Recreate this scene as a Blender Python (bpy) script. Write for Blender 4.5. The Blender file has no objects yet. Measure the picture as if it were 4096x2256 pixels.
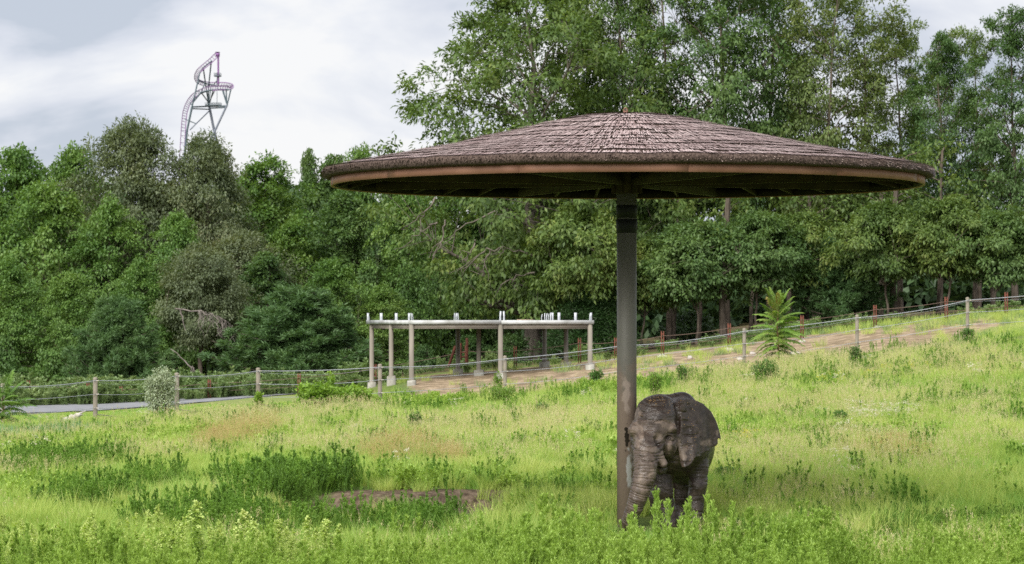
import bpy, math, random
import numpy as np
from mathutils import Vector, Matrix
try:
    import openvdb as vdb
except ImportError:
    import pyopenvdb as vdb

random.seed(7)
sc = bpy.context.scene
C = sc.collection

# ------------------------------------------------------------------ camera
EYE = 3.75                      # camera height above the ground at the parasol
FPX = 11400.0                   # focal length in pixels of the 4096 px wide photograph
HOR = 1270.0                    # row of the horizon in the photograph
cam_d = bpy.data.cameras.new('camera')
cam = bpy.data.objects.new('camera', cam_d)
C.objects.link(cam)
cam_d.sensor_width = 36.0
cam_d.lens = 36.0 * FPX / 4096.0
cam_d.clip_start = 0.5
cam_d.clip_end = 6000.0
cam.location = (0, 0, EYE)
cam.rotation_euler = (math.radians(90) + math.atan((HOR - 1128.0) / FPX), 0, 0)
cam_d.dof.use_dof = True
cam_d.dof.focus_distance = 50.3
cam_d.dof.aperture_fstop = 4.5
sc.camera = cam

# ------------------------------------------------------------------ sky and sun
SUN_EL, SUN_AZ = 42.0, -28.0    # azimuth: degrees left of straight behind the camera
world = bpy.data.worlds.new('World')
sc.world = world
world.use_nodes = True
nt = world.node_tree
nt.nodes.clear()
N = nt.nodes.new
out = N('ShaderNodeOutputWorld'); bg = N('ShaderNodeBackground')
sky = N('ShaderNodeTexSky'); sky.sky_type = 'NISHITA'; sky.sun_disc = False
sky.sun_elevation = math.radians(SUN_EL)
sky.sun_rotation = math.radians(180 + SUN_AZ)
tc = N('ShaderNodeTexCoord'); mp = N('ShaderNodeMapping')
mp.inputs['Scale'].default_value = (1.0, 1.0, 2.5)
mp.inputs['Location'].default_value = (3.3, 1.0, 0.9)
nz = N('ShaderNodeTexNoise'); nz.inputs['Scale'].default_value = 9.5
nz.inputs['Detail'].default_value = 7; nz.inputs['Roughness'].default_value = 0.5
nz.inputs['Distortion'].default_value = 0.35
nt.links.new(tc.outputs['Generated'], mp.inputs['Vector'])
nt.links.new(mp.outputs['Vector'], nz.inputs['Vector'])
cr = N('ShaderNodeValToRGB')
els = cr.color_ramp.elements
els[0].position = 0.38; els[0].color = (0.52, 0.57, 0.66, 1)
els[1].position = 0.585; els[1].color = (0.88, 0.88, 0.89, 1)
e = els.new(0.45); e.color = (0.66, 0.69, 0.77, 1)
e = els.new(0.54); e.color = (0.80, 0.815, 0.86, 1)
nt.links.new(nz.outputs['Fac'], cr.inputs['Fac'])
mul = N('ShaderNodeMixRGB'); mul.blend_type = 'MULTIPLY'; mul.inputs['Fac'].default_value = 1
mul.inputs['Color2'].default_value = (7.8, 7.8, 7.8, 1)
nt.links.new(cr.outputs['Color'], mul.inputs['Color1'])
mx = N('ShaderNodeMixRGB'); mx.inputs['Fac'].default_value = 0.95
nt.links.new(sky.outputs['Color'], mx.inputs['Color1'])
nt.links.new(mul.outputs['Color'], mx.inputs['Color2'])
nt.links.new(mx.outputs['Color'], bg.inputs['Color'])
bg.inputs['Strength'].default_value = 0.1
nt.links.new(bg.outputs['Background'], out.inputs['Surface'])

sun_d = bpy.data.lights.new('sun', 'SUN'); sun = bpy.data.objects.new('sun', sun_d)
C.objects.link(sun)
sun_d.energy = 4.6; sun_d.angle = math.radians(58); sun_d.color = (1.0, 0.965, 0.90)
_el, _az = math.radians(SUN_EL), math.radians(SUN_AZ)
_to = Vector((math.sin(_az) * math.cos(_el), -math.cos(_az) * math.cos(_el), math.sin(_el)))
sun.rotation_euler = (-_to).to_track_quat('-Z', 'Y').to_euler()

sc.view_settings.view_transform = 'Standard'
sc.view_settings.look = 'None'
sc.view_settings.exposure = 0.47
sc.view_settings.gamma = 1.0
sc.view_settings.use_curve_mapping = False
sc.render.engine = 'CYCLES'
sc.cycles.use_denoising = False
sc.cycles.max_bounces = 5
sc.cycles.diffuse_bounces = 2
sc.cycles.transmission_bounces = 4
sc.cycles.transparent_max_bounces = 4

# ------------------------------------------------------------------ helpers
def at(px, py, D):
    return Vector(((px - 2048.0) / FPX * D, D, EYE + (HOR - py) / FPX * D))

def sstep(a, b, x):
    t = np.clip((np.asarray(x, float) - a) / (b - a), 0, 1)
    return t * t * (3 - 2 * t)

_HX = np.array([-300, -40, -18, -15, -12.5, -9.7, -5.1, -.3, 4.3, 9.3, 13.9, 18.5, 25, 40, 300.])
_HZ = np.array([-.6, -.4, -.2, -.05, .05, .19, .31, .6, 1.1, 1.68, 2.22, 2.93, 3.5, 4.2, 4.6])

_rs = np.random.RandomState(3)
_VN = _rs.rand(64, 64, 64).astype(np.float32)
def vnoise(x, y, z):
    """value noise in 0..1"""
    x = np.asarray(x, float) + 1000; y = np.asarray(y, float) + 1000; z = np.asarray(z, float) + 1000
    x, y, z = np.broadcast_arrays(x, y, z)
    xi = np.floor(x).astype(int); yi = np.floor(y).astype(int); zi = np.floor(z).astype(int)
    fx = x - xi; fy = y - yi; fz = z - zi
    fx = fx * fx * (3 - 2 * fx); fy = fy * fy * (3 - 2 * fy); fz = fz * fz * (3 - 2 * fz)
    r = 0
    for dx in (0, 1):
        for dy in (0, 1):
            for dz in (0, 1):
                w = (fx if dx else 1 - fx) * (fy if dy else 1 - fy) * (fz if dz else 1 - fz)
                r = r + w * _VN[(xi + dx) & 63, (yi + dy) & 63, (zi + dz) & 63]
    return r
def fbm(x, y, z=0.0, o=3):
    r = 0; a = .5; t = 0; f = 1.
    for k in range(o):
        r = r + a * vnoise(np.asarray(x) * f + k * 7.3, np.asarray(y) * f + k * 3.1, np.asarray(z) * f); t += a; a *= .5; f *= 2.1
    return r / t

def ground_z(x, y):
    x = np.asarray(x, float); y = np.asarray(y, float)
    h = np.interp(x, _HX, _HZ)
    hs = (np.interp(x - 2.5, _HX, _HZ) + h + np.interp(x + 2.5, _HX, _HZ)) / 3
    s = np.clip((y - 52) / 60.0, 0, 1); s = s * s * (3 - 2 * s) * .45 + s * .55
    z = hs * s
    A = sstep(-9, -3, x) * (1 - .25 * sstep(14, 24, x))
    z = z + .7 * A * sstep(117, 130, y)
    win = sstep(-4.6, -3.4, x) * (1 - sstep(-.6, .9, x))
    yy = y + .35 * np.sin(x * 2.1)
    z = z + .16 * win * sstep(57.6, 58.2, yy) * (1 - sstep(60, 67, y)) + .12 * win * (fbm(x * 3, y * 3, 5.5) - .5) * sstep(55, 56, y) * (1 - sstep(58.5, 59.5, y))
    z = z - .14 * win * sstep(53.5, 55.5, y) * (1 - sstep(57.6, 58.2, yy))
    near = 1 - sstep(105, 125, y)
    z = z + near * (.10 * (fbm(x * .25, y * .25, 3.3) - .5) + .05 * (fbm(x * 1.1, y * 1.1, 9.1) - .5)) * sstep(30, 36, y)
    return z - .28 * sstep(50.2, 45.5, y)

def gz(x, y):
    return float(ground_z(x, y))

def hit(px, py):
    """point of the ground seen at a pixel"""
    D = np.concatenate([np.arange(30, 150, .25)])
    X = (px - 2048.0) / FPX * D; Z = EYE + (HOR - py) / FPX * D
    g = ground_z(X, D)
    k = np.argmax(Z <= g)
    if Z[k] > g[k]: k = len(D) - 1
    return float(X[k]), float(D[k]), float(g[k])

def mat(name, color=(.5, .5, .5), rough=.7, **kw):
    m = bpy.data.materials.new(name); m.use_nodes = True
    b = m.node_tree.nodes['Principled BSDF']
    b.inputs['Base Color'].default_value = (*color, 1)
    b.inputs['Roughness'].default_value = rough
    b.inputs['Specular IOR Level'].default_value = kw.get('spec', .3)
    b.inputs['Metallic'].default_value = kw.get('metal', 0)
    return m

def nn(m, t, **kw):
    n = m.node_tree.nodes.new(t)
    for k, v in kw.items():
        if k in n.inputs.keys(): n.inputs[k].default_value = v
        else: setattr(n, k, v)
    return n
def lk(m, a, b): m.node_tree.links.new(a, b)

def noisy(name, c1, c2, scale=4, rough=.8, bump=0., c3=None, detail=5, coords='Object', stretch=(1, 1, 1), lo=.35, hi=.65, spec=.25, bscale=None, metal=0):
    """two or three colours mixed by noise, with bump"""
    m = mat(name, c1, rough, spec=spec, metal=metal)
    b = m.node_tree.nodes['Principled BSDF']
    tc = nn(m, 'ShaderNodeTexCoord'); mpn = nn(m, 'ShaderNodeMapping'); mpn.inputs['Scale'].default_value = stretch
    lk(m, tc.outputs[coords], mpn.inputs['Vector'])
    n1 = nn(m, 'ShaderNodeTexNoise'); n1.inputs['Scale'].default_value = scale; n1.inputs['Detail'].default_value = detail
    lk(m, mpn.outputs['Vector'], n1.inputs['Vector'])
    r = nn(m, 'ShaderNodeValToRGB'); el = r.color_ramp.elements
    el[0].position = lo; el[0].color = (*c1, 1); el[1].position = hi; el[1].color = (*c2, 1)
    if c3: q = el.new((lo + hi) / 2); q.color = (*c3, 1)
    lk(m, n1.outputs['Fac'], r.inputs['Fac']); lk(m, r.outputs['Color'], b.inputs['Base Color'])
    if bump:
        n2 = nn(m, 'ShaderNodeTexNoise'); n2.inputs['Scale'].default_value = bscale or scale * 5; n2.inputs['Detail'].default_value = 4
        lk(m, mpn.outputs['Vector'], n2.inputs['Vector'])
        bp = nn(m, 'ShaderNodeBump'); bp.inputs['Strength'].default_value = bump; bp.inputs['Distance'].default_value = .02
        lk(m, n2.outputs['Fac'], bp.inputs['Height']); lk(m, bp.outputs['Normal'], b.inputs['Normal'])
    return m

def leaf_mat(name, cols, scale=.35, trans=.35, jitter=.35, rough=.5, world=True, spec=.35):
    """leaf colour varied in patches, per leaf and per plant; part of the light shines through"""
    m = bpy.data.materials.new(name); m.use_nodes = True
    t = m.node_tree; t.nodes.clear()
    o = nn(m, 'ShaderNodeOutputMaterial')
    geo = nn(m, 'ShaderNodeNewGeometry'); oi = nn(m, 'ShaderNodeObjectInfo')
    n1 = nn(m, 'ShaderNodeTexNoise'); n1.inputs['Scale'].default_value = scale; n1.inputs['Detail'].default_value = 7; n1.inputs['Roughness'].default_value = .62
    lk(m, geo.outputs['Position'], n1.inputs['Vector'])
    a = nn(m, 'ShaderNodeMath', operation='MULTIPLY_ADD'); a.inputs[1].default_value = jitter; 
    lk(m, geo.outputs['Random Per Island'], a.inputs[0])
    sub = nn(m, 'ShaderNodeMath', operation='MULTIPLY_ADD'); sub.inputs[1].default_value = 1.7; sub.inputs[2].default_value = -.35 - jitter / 2 - .1
    lk(m, n1.outputs['Fac'], sub.inputs[0]); lk(m, sub.outputs[0], a.inputs[2])
    a2 = nn(m, 'ShaderNodeMath', operation='MULTIPLY_ADD'); a2.inputs[1].default_value = .2
    lk(m, oi.outputs['Random'], a2.inputs[0]); lk(m, a.outputs[0], a2.inputs[2])
    r = nn(m, 'ShaderNodeValToRGB'); el = r.color_ramp.elements
    k = len(cols)
    el[0].position = 0; el[0].color = (*cols[0], 1); el[1].position = 1; el[1].color = (*cols[-1], 1)
    for i in range(1, k - 1):
        q = el.new(i / (k - 1)); q.color = (*cols[i], 1)
    lk(m, a2.outputs[0], r.inputs['Fac'])
    p = nn(m, 'ShaderNodeBsdfPrincipled'); p.inputs['Roughness'].default_value = rough
    p.inputs['Specular IOR Level'].default_value = spec
    lk(m, r.outputs['Color'], p.inputs['Base Color'])
    tr = nn(m, 'ShaderNodeBsdfTranslucent')
    hs = nn(m, 'ShaderNodeMixRGB', blend_type='MULTIPLY'); hs.inputs['Fac'].default_value = 1; hs.inputs['Color2'].default_value = (1.25, 1.25, .55, 1)
    lk(m, r.outputs['Color'], hs.inputs['Color1']); lk(m, hs.outputs['Color'], tr.inputs['Color'])
    ms = nn(m, 'ShaderNodeMixShader'); ms.inputs['Fac'].default_value = trans
    lk(m, p.outputs[0], ms.inputs[1]); lk(m, tr.outputs[0], ms.inputs[2]); lk(m, ms.outputs[0], o.inputs['Surface'])
    return m

def np_mesh(name, V, F, mats=(), midx=None, smooth=False):
    """V (n,3); F (m,k) array of k-gons or list of such arrays"""
    Fs = F if isinstance(F, list) else [F]
    Fs = [np.asarray(f, np.int32) for f in Fs if len(f)]
    me = bpy.data.meshes.new(name)
    V = np.asarray(V, np.float32)
    me.vertices.add(len(V)); me.vertices.foreach_set('co', V.ravel())
    nl = sum(f.size for f in Fs); npoly = sum(len(f) for f in Fs)
    me.loops.add(nl); me.polygons.add(npoly)
    me.loops.foreach_set('vertex_index', np.concatenate([f.ravel() for f in Fs]))
    tot = np.concatenate([np.full(len(f), f.shape[1], np.int32) for f in Fs])
    st = np.concatenate([[0], np.cumsum(tot)[:-1]]).astype(np.int32)
    me.polygons.foreach_set('loop_start', st)
    if midx is not None: me.polygons.foreach_set('material_index', np.asarray(midx, np.int32))
    if smooth: me.polygons.foreach_set('use_smooth', np.ones(npoly, bool))
    for m in mats: me.materials.append(m)
    me.update(calc_edges=True)
    return me

def obj(name, me, parent=None, loc=None, **props):
    o = bpy.data.objects.new(name, me); C.objects.link(o)
    if parent is not None: o.parent = parent
    if loc is not None: o.location = loc
    for k, v in props.items(): o[k] = v
    return o
def thing(name, label, cat, loc=(0, 0, 0), group=None, rotz=0):
    o = bpy.data.objects.new(name, None); C.objects.link(o); o.location = loc; o.rotation_euler = (0, 0, rotz)
    o.empty_display_size = .2
    o['label'] = label; o['category'] = cat
    if group: o['group'] = group
    return o
def dup(root, loc=None, label=None, rotz=None, scale=None):
    r = root.copy(); C.objects.link(r)
    if loc is not None: r.location = loc
    if rotz is not None: r.rotation_euler = (0, 0, rotz)
    if scale is not None: r.scale = scale
    if label: r['label'] = label
    for ch in list(root.children):
        c = ch.copy(); C.objects.link(c); c.parent = r
        for g in ch.children:
            d = g.copy(); C.objects.link(d); d.parent = c
    return r

class MB:
    """collects boxes, tubes and sheets"""
    def __init__(s): s.V = []; s.F = {}; s.n = 0
    def add(s, V, F):
        V = np.asarray(V, float); F = np.asarray(F, int)
        s.V.append(V); s.F.setdefault(F.shape[1], []).append(F + s.n); s.n += len(V)
    def box(s, c, size, rz=0., M=None):
        x, y, z = [q / 2 for q in size]
        P = np.array([(i * x, j * y, k * z) for k in (-1, 1) for j in (-1, 1) for i in (-1, 1)])
        if rz:
            cc, ss = math.cos(rz), math.sin(rz); P = P @ np.array([[cc, ss, 0], [-ss, cc, 0], [0, 0, 1]])
        if M is not None: P = P @ np.array(M).T
        s.add(P + np.array(c), [(0, 2, 3, 1), (4, 5, 7, 6), (0, 1, 5, 4), (1, 3, 7, 5), (3, 2, 6, 7), (2, 0, 4, 6)])
    def beam(s, a, b, w, h):
        """box from a to b, w wide, h deep (roughly vertical)"""
        a = np.array(a, float); b = np.array(b, float); d = b - a; L = np.linalg.norm(d); d /= L
        side = np.cross(d, (0, 0, 1.)); side = side / (np.linalg.norm(side) + 1e-9); up = np.cross(side, d)
        P = np.array([p + i * side * w / 2 + k * up * h / 2 for p in (a, b) for k in (-1, 1) for i in (-1, 1)])
        s.add(P, [(0, 1, 3, 2), (4, 6, 7, 5), (0, 4, 5, 1), (2, 3, 7, 6), (0, 2, 6, 4), (1, 5, 7, 3)])
    def tube(s, pts, r, sides=8, cap=True):
        P = np.asarray(pts, float); n = len(P)
        R = np.full(n, r) if np.isscalar(r) else np.asarray(r, float)
        T = np.gradient(P, axis=0); T /= (np.linalg.norm(T, axis=1, keepdims=True) + 1e-9)
        ref = np.array([0, 0, 1.]) if abs(T[0][2]) < .9 else np.array([1., 0, 0])
        U = np.cross(T, ref); U /= (np.linalg.norm(U, axis=1, keepdims=True) + 1e-9)
        W = np.cross(T, U)
        a = np.arange(sides) / sides * 2 * math.pi
        ring = (np.cos(a)[None, :, None] * U[:, None, :] + np.sin(a)[None, :, None] * W[:, None, :]) * R[:, None, None] + P[:, None, :]
        i = np.arange(n - 1)[:, None] * sides; j = np.arange(sides)[None, :]; k = (j + 1) % sides
        F = np.stack([i + j, i + k, i + sides + k, i + sides + j], -1).reshape(-1, 4)
        V = ring.reshape(-1, 3)
        s.add(V, F)
        if cap:
            for e, ri in ((0, R[0]), (n - 1, R[-1])):
                c = len(V) if e else 0
                base = s.n
                s.add(np.vstack([ring[e], P[e]]), [(q, (q + 1) % sides, sides) if e else ((q + 1) % sides, q, sides) for q in range(sides)])
    def lathe(s, prof, c=(0, 0, 0), seg=24):
        prof = np.asarray(prof, float); n = len(prof)
        a = np.arange(seg) / seg * 2 * math.pi
        V = np.stack([prof[:, None, 0] * np.cos(a), prof[:, None, 0] * np.sin(a), np.repeat(prof[:, 1:2], seg, 1)], -1).reshape(-1, 3) + np.array(c)
        i = np.arange(n - 1)[:, None] * seg; j = np.arange(seg)[None, :]; k = (j + 1) % seg
        s.add(V, np.stack([i + j, i + k, i + seg + k, i + seg + j], -1).reshape(-1, 4))
    def build(s, name, m, parent=None, smooth=False, loc=None, **props):
        me = s.mesh(name, m, smooth)
        return obj(name, me, parent, loc, **props)
    def mesh(s, name, m, smooth=False):
        return np_mesh(name, np.vstack(s.V), [np.vstack(f) for f in s.F.values()], (m,), smooth=smooth)

def to_local(V, loc):
    return np.asarray(V) - np.array(loc)
# ------------------------------------------------------------------ ground
def build_ground():
    xs = np.concatenate([[-2500, -1200, -600, -300, -160, -100, -70], np.arange(-50, -20, 2.), np.arange(-20, 26, .4), np.arange(26, 56, 2.), [70, 100, 160, 300, 600, 1200, 2500]])
    ys = np.concatenate([[-300, -60, 0, 15], np.arange(25, 54, .5), np.arange(54, 62, .2), np.arange(62, 112, .6), np.arange(112, 150, .4), np.arange(150, 220, 3), [240, 300, 500, 900, 1600, 4000]])
    X, Y = np.meshgrid(xs, ys)
    Z = ground_z(X, Y)
    n, m_ = X.shape
    V = np.stack([X, Y, Z], -1).reshape(-1, 3)
    i = np.arange(n - 1)[:, None] * m_; j = np.arange(m_ - 1)[None, :]
    F = np.stack([i + j, i + j + 1, i + m_ + j + 1, i + m_ + j], -1).reshape(-1, 4)
    me = np_mesh('ground', V, F, (), smooth=True)
    x, y = V[:, 0], V[:, 1]
    # where the soil is bare: the track behind the cables, under the deck, the wallow bank, the forest floor
    bare = sstep(114, 117, y) * (1 - sstep(131, 134, y)) * sstep(-5.5, -3.5, x) * (1 - sstep(17, 21, x - (y - 118) * .4))
    bare = np.maximum(bare, .95 * sstep(-4.8, -3.6, x) * (1 - sstep(-.4, .8, x)) * sstep(54.4, 55.2, y) * (1 - sstep(58.8, 59.8, y)))
    forest = sstep(134, 139, y)
    lawn = sstep(104, 106, y) * (1 - sstep(132, 136, y)) * (1 - sstep(-9, -5, x)) + sstep(110, 114, y) * sstep(15, 21, x) * (1 - sstep(130, 136, y))
    pale = sstep(57.1, 57.5, y)
    for nm, v in (('bare', bare), ('forest', forest), ('lawn', np.clip(lawn, 0, 1)), ('sandy', sstep(100, 110, y))):
        a = me.attributes.new(nm, 'FLOAT', 'POINT'); a.data.foreach_set('value', v.astype(np.float32))
    m = mat('ground', (.1, .15, .04), .95, spec=.1)
    b = m.node_tree.nodes['Principled BSDF']
    tc = nn(m, 'ShaderNodeTexCoord')
    def noise(s, d=5, st=(1, 1, 1)):
        q = nn(m, 'ShaderNodeMapping'); q.inputs['Scale'].default_value = st; lk(m, tc.outputs['Object'], q.inputs['Vector'])
        k = nn(m, 'ShaderNodeTexNoise'); k.inputs['Scale'].default_value = s; k.inputs['Detail'].default_value = d; lk(m, q.outputs[0], k.inputs['Vector']); return k.outputs['Fac']
    def ramp(f, *st):
        r = nn(m, 'ShaderNodeValToRGB'); el = r.color_ramp.elements
        el[0].position, el[0].color = st[0][0], (*st[0][1], 1); el[1].position, el[1].color = st[-1][0], (*st[-1][1], 1)
        for p, c in st[1:-1]: q = el.new(p); q.color = (*c, 1)
        lk(m, f, r.inputs['Fac']); return r.outputs['Color']
    def mix(f, a, c):
        r = nn(m, 'ShaderNodeMixRGB'); lk(m, f, r.inputs['Fac']); lk(m, a, r.inputs['Color1']); lk(m, c, r.inputs['Color2']); return r.outputs['Color']
    def at_(nm):
        r = nn(m, 'ShaderNodeAttribute', attribute_name=nm); return r.outputs['Fac']
    def thr(f, g, lo=.4, hi=.6):
        """mask f broken up by noise g"""
        a = nn(m, 'ShaderNodeMath', operation='ADD'); lk(m, f, a.inputs[0]); lk(m, g, a.inputs[1])
        r = nn(m, 'ShaderNodeMapRange'); r.inputs['From Min'].default_value = lo + .5; r.inputs['From Max'].default_value = hi + .5; lk(m, a.outputs[0], r.inputs['Value']); return r.outputs[0]
    grass = ramp(noise(1.2), (.3, (.07, .12, .025)), (.5, (.12, .17, .04)), (.7, (.16, .16, .06)))
    lawnc = ramp(noise(.8, 8), (.3, (.15, .20, .055)), (.5, (.19, .24, .07)), (.72, (.24, .235, .095)))
    soil_f = ramp(noise(1.6, 8), (.3, (.15, .115, .075)), (.5, (.25, .19, .125)), (.62, (.37, .285, .20)), (.75, (.13, .13, .05)))
    soil_n = ramp(noise(6, 8), (.3, (.045, .032, .022)), (.5, (.11, .08, .055)), (.7, (.19, .145, .105)))
    soil = mix(at_('sandy'), soil_n, soil_f)
    litter = ramp(noise(2.5, 8), (.35, (.05, .045, .02)), (.65, (.12, .10, .05)))
    c = mix(at_('lawn'), grass, lawnc)
    c = mix(thr(at_('bare'), noise(.8, 9, (1, .3, 1)), .44, .60), c, soil)
    c = mix(at_('forest'), c, litter)
    lk(m, c, b.inputs['Base Color'])
    bp = nn(m, 'ShaderNodeBump'); bp.inputs['Strength'].default_value = .9; bp.inputs['Distance'].default_value = .08
    lk(m, noise(9, 8), bp.inputs['Height']); lk(m, bp.outputs['Normal'], b.inputs['Normal'])
    me.materials.append(m)
    obj('ground', me, kind='structure')
build_ground()

def build_road():
    near = [(-560, 1680), (-200, 1668), (90, 1655), (380, 1645), (700, 1621), (1000, 1592), (1190, 1577)]
    far = [(-560, 1640), (-200, 1632), (90, 1625), (380, 1612), (700, 1597), (1000, 1581), (1190, 1570)]
    def flat_hit(px, py):
        x, y, z = hit(px, py); return np.array([x, y])
    A = np.array([flat_hit(*p) for p in near]); B = np.array([flat_hit(*p) for p in far])
    dA = A[-1] - A[-2]; dB = B[-1] - B[-2]
    A = np.vstack([A, A[-1] + dA * .6, A[-1] + dA * 1.2]); B = np.vstack([B, B[-1] + dA * .6, B[-1] + dA * 1.2])
    t = np.linspace(0, len(A) - 1, 120); k = np.arange(len(A))
    A = np.stack([np.interp(t, k, A[:, 0]), np.interp(t, k, A[:, 1])], -1); B = np.stack([np.interp(t, k, B[:, 0]), np.interp(t, k, B[:, 1])], -1)
    u = np.linspace(0, 1, 9)[None, :, None]
    P = A[:, None] * (1 - u) + B[:, None] * u
    Z = ground_z(P[..., 0], P[..., 1]) + .035
    V = np.concatenate([P, Z[..., None]], -1)
    n, m_ = V.shape[:2]
    i = np.arange(n - 1)[:, None] * m_; j = np.arange(m_ - 1)[None, :]
    F = np.stack([i + j, i + m_ + j, i + m_ + j + 1, i + j + 1], -1).reshape(-1, 4)
    asphalt = noisy('asphalt', (.17, .175, .19), (.24, .245, .26), 1.5, .85, .3, bscale=40)
    o = obj('road', np_mesh('road', V.reshape(-1, 3), F[:, ::-1], (asphalt,), smooth=True), kind='structure')
build_road()

# ------------------------------------------------------------------ materials
M = {}
M['thatch'] = None
M['post'] = noisy('weathered_post_paint', (.15, .13, .10), (.225, .20, .16), 3, .7, .15, stretch=(1, 1, .5))
M['cable'] = mat('steel_cable', (.36, .37, .41), .5, metal=.3)
M['cable_dull'] = mat('old_cable', (.13, .09, .07), .7)
M['rust'] = noisy('rusty_steel', (.075, .028, .02), (.16, .055, .035), 6, .85, .3)
M['white_ins'] = mat('insulator', (.50, .46, .42), .5)
M['concrete'] = noisy('concrete', (.27, .27, .26), (.47, .48, .49), 2.2, .85, .3, lo=.3, hi=.6)
M['footing'] = noisy('footing_concrete', (.20, .19, .16), (.36, .35, .31), 3, .9, .4)
M['column'] = noisy('column_paint', (.15, .135, .11), (.235, .21, .175), 2, .65, .1, stretch=(1, 1, .3))
M['beam'] = noisy('beam_paint', (.19, .165, .14), (.26, .23, .20), 2, .6, .1)
M['galv'] = mat('galvanised_bracket', (.42, .44, .48), .5, metal=.2)
M['bark'] = noisy('bark', (.055, .043, .033), (.16, .13, .105), 5, .95, .6, stretch=(1, 1, .25))
M['bark_pale'] = noisy('pale_bark', (.07, .058, .048), (.18, .155, .13), 4, .95, .5, stretch=(1, 1, .3))
M['dead'] = noisy('dead_wood', (.10, .085, .075), (.24, .21, .19), 4, .95, .4, stretch=(1, 1, .3))
M['twig'] = mat('twig', (.12, .09, .06), .9)

# leaves
M['maple'] = leaf_mat('maple_leaf', [(.055, .115, .032), (.09, .18, .042), (.14, .24, .056), (.20, .29, .075)], .3)
M['oak'] = leaf_mat('olive_oak_leaf', [(.08, .11, .062), (.12, .155, .082), (.165, .20, .105), (.23, .22, .115)], .3)
M['dark'] = leaf_mat('dark_leaf', [(.040, .086, .030), (.070, .135, .042), (.108, .18, .054), (.14, .21, .062)], .3)
M['light'] = leaf_mat('light_leaf', [(.07, .15, .03), (.10, .19, .038), (.14, .22, .05), (.19, .25, .06)], .3)
M['tall'] = leaf_mat('tall_tree_leaf', [(.055, .10, .030), (.09, .15, .040), (.14, .205, .05), (.23, .26, .07)], .35)
M['locust'] = leaf_mat('locust_leaf', [(.075, .115, .035), (.105, .155, .045), (.145, .19, .055), (.19, .20, .07)], .35)
M['pine'] = leaf_mat('pine_needle', [(.05, .11, .04), (.085, .16, .055), (.12, .20, .07)], .5, trans=.3)
M['cedar'] = leaf_mat('cedar_spray', [(.02, .05, .013), (.035, .08, .02), (.05, .10, .025)], .5, trans=.2)
M['far'] = leaf_mat('far_leaf', [(.04, .08, .04), (.065, .12, .05), (.09, .15, .06), (.12, .18, .065)], .15)
M['bushy'] = leaf_mat('bush_leaf', [(.035, .08, .025), (.06, .12, .035), (.09, .15, .045)], .5)
# ------------------------------------------------------------------ trees
def leaves_np(P, D, up, L, W, rs, bend=.25, Nrm=None):
    """rhombic leaves: P bases (n,3), D long axis (n,3), N leaf normal"""
    n = len(P)
    D = D / (np.linalg.norm(D, axis=1, keepdims=True) + 1e-9)
    Nn = Nrm if Nrm is not None else up
    S = np.cross(D, Nn); S /= (np.linalg.norm(S, axis=1, keepdims=True) + 1e-9)
    Nn = np.cross(S, D)
    l = (L * rs.uniform(.7, 1.25, n))[:, None]; w = (W * rs.uniform(.7, 1.25, n))[:, None]
    a = P; t = P + D * l - Nn * l * bend
    m1 = P + D * l * .45 + S * w * .5; m2 = P + D * l * .45 - S * w * .5
    V = np.stack([a, m1, t, m2], 1).reshape(-1, 3)
    F = np.arange(n * 4).reshape(n, 4)
    return V, F

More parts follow.
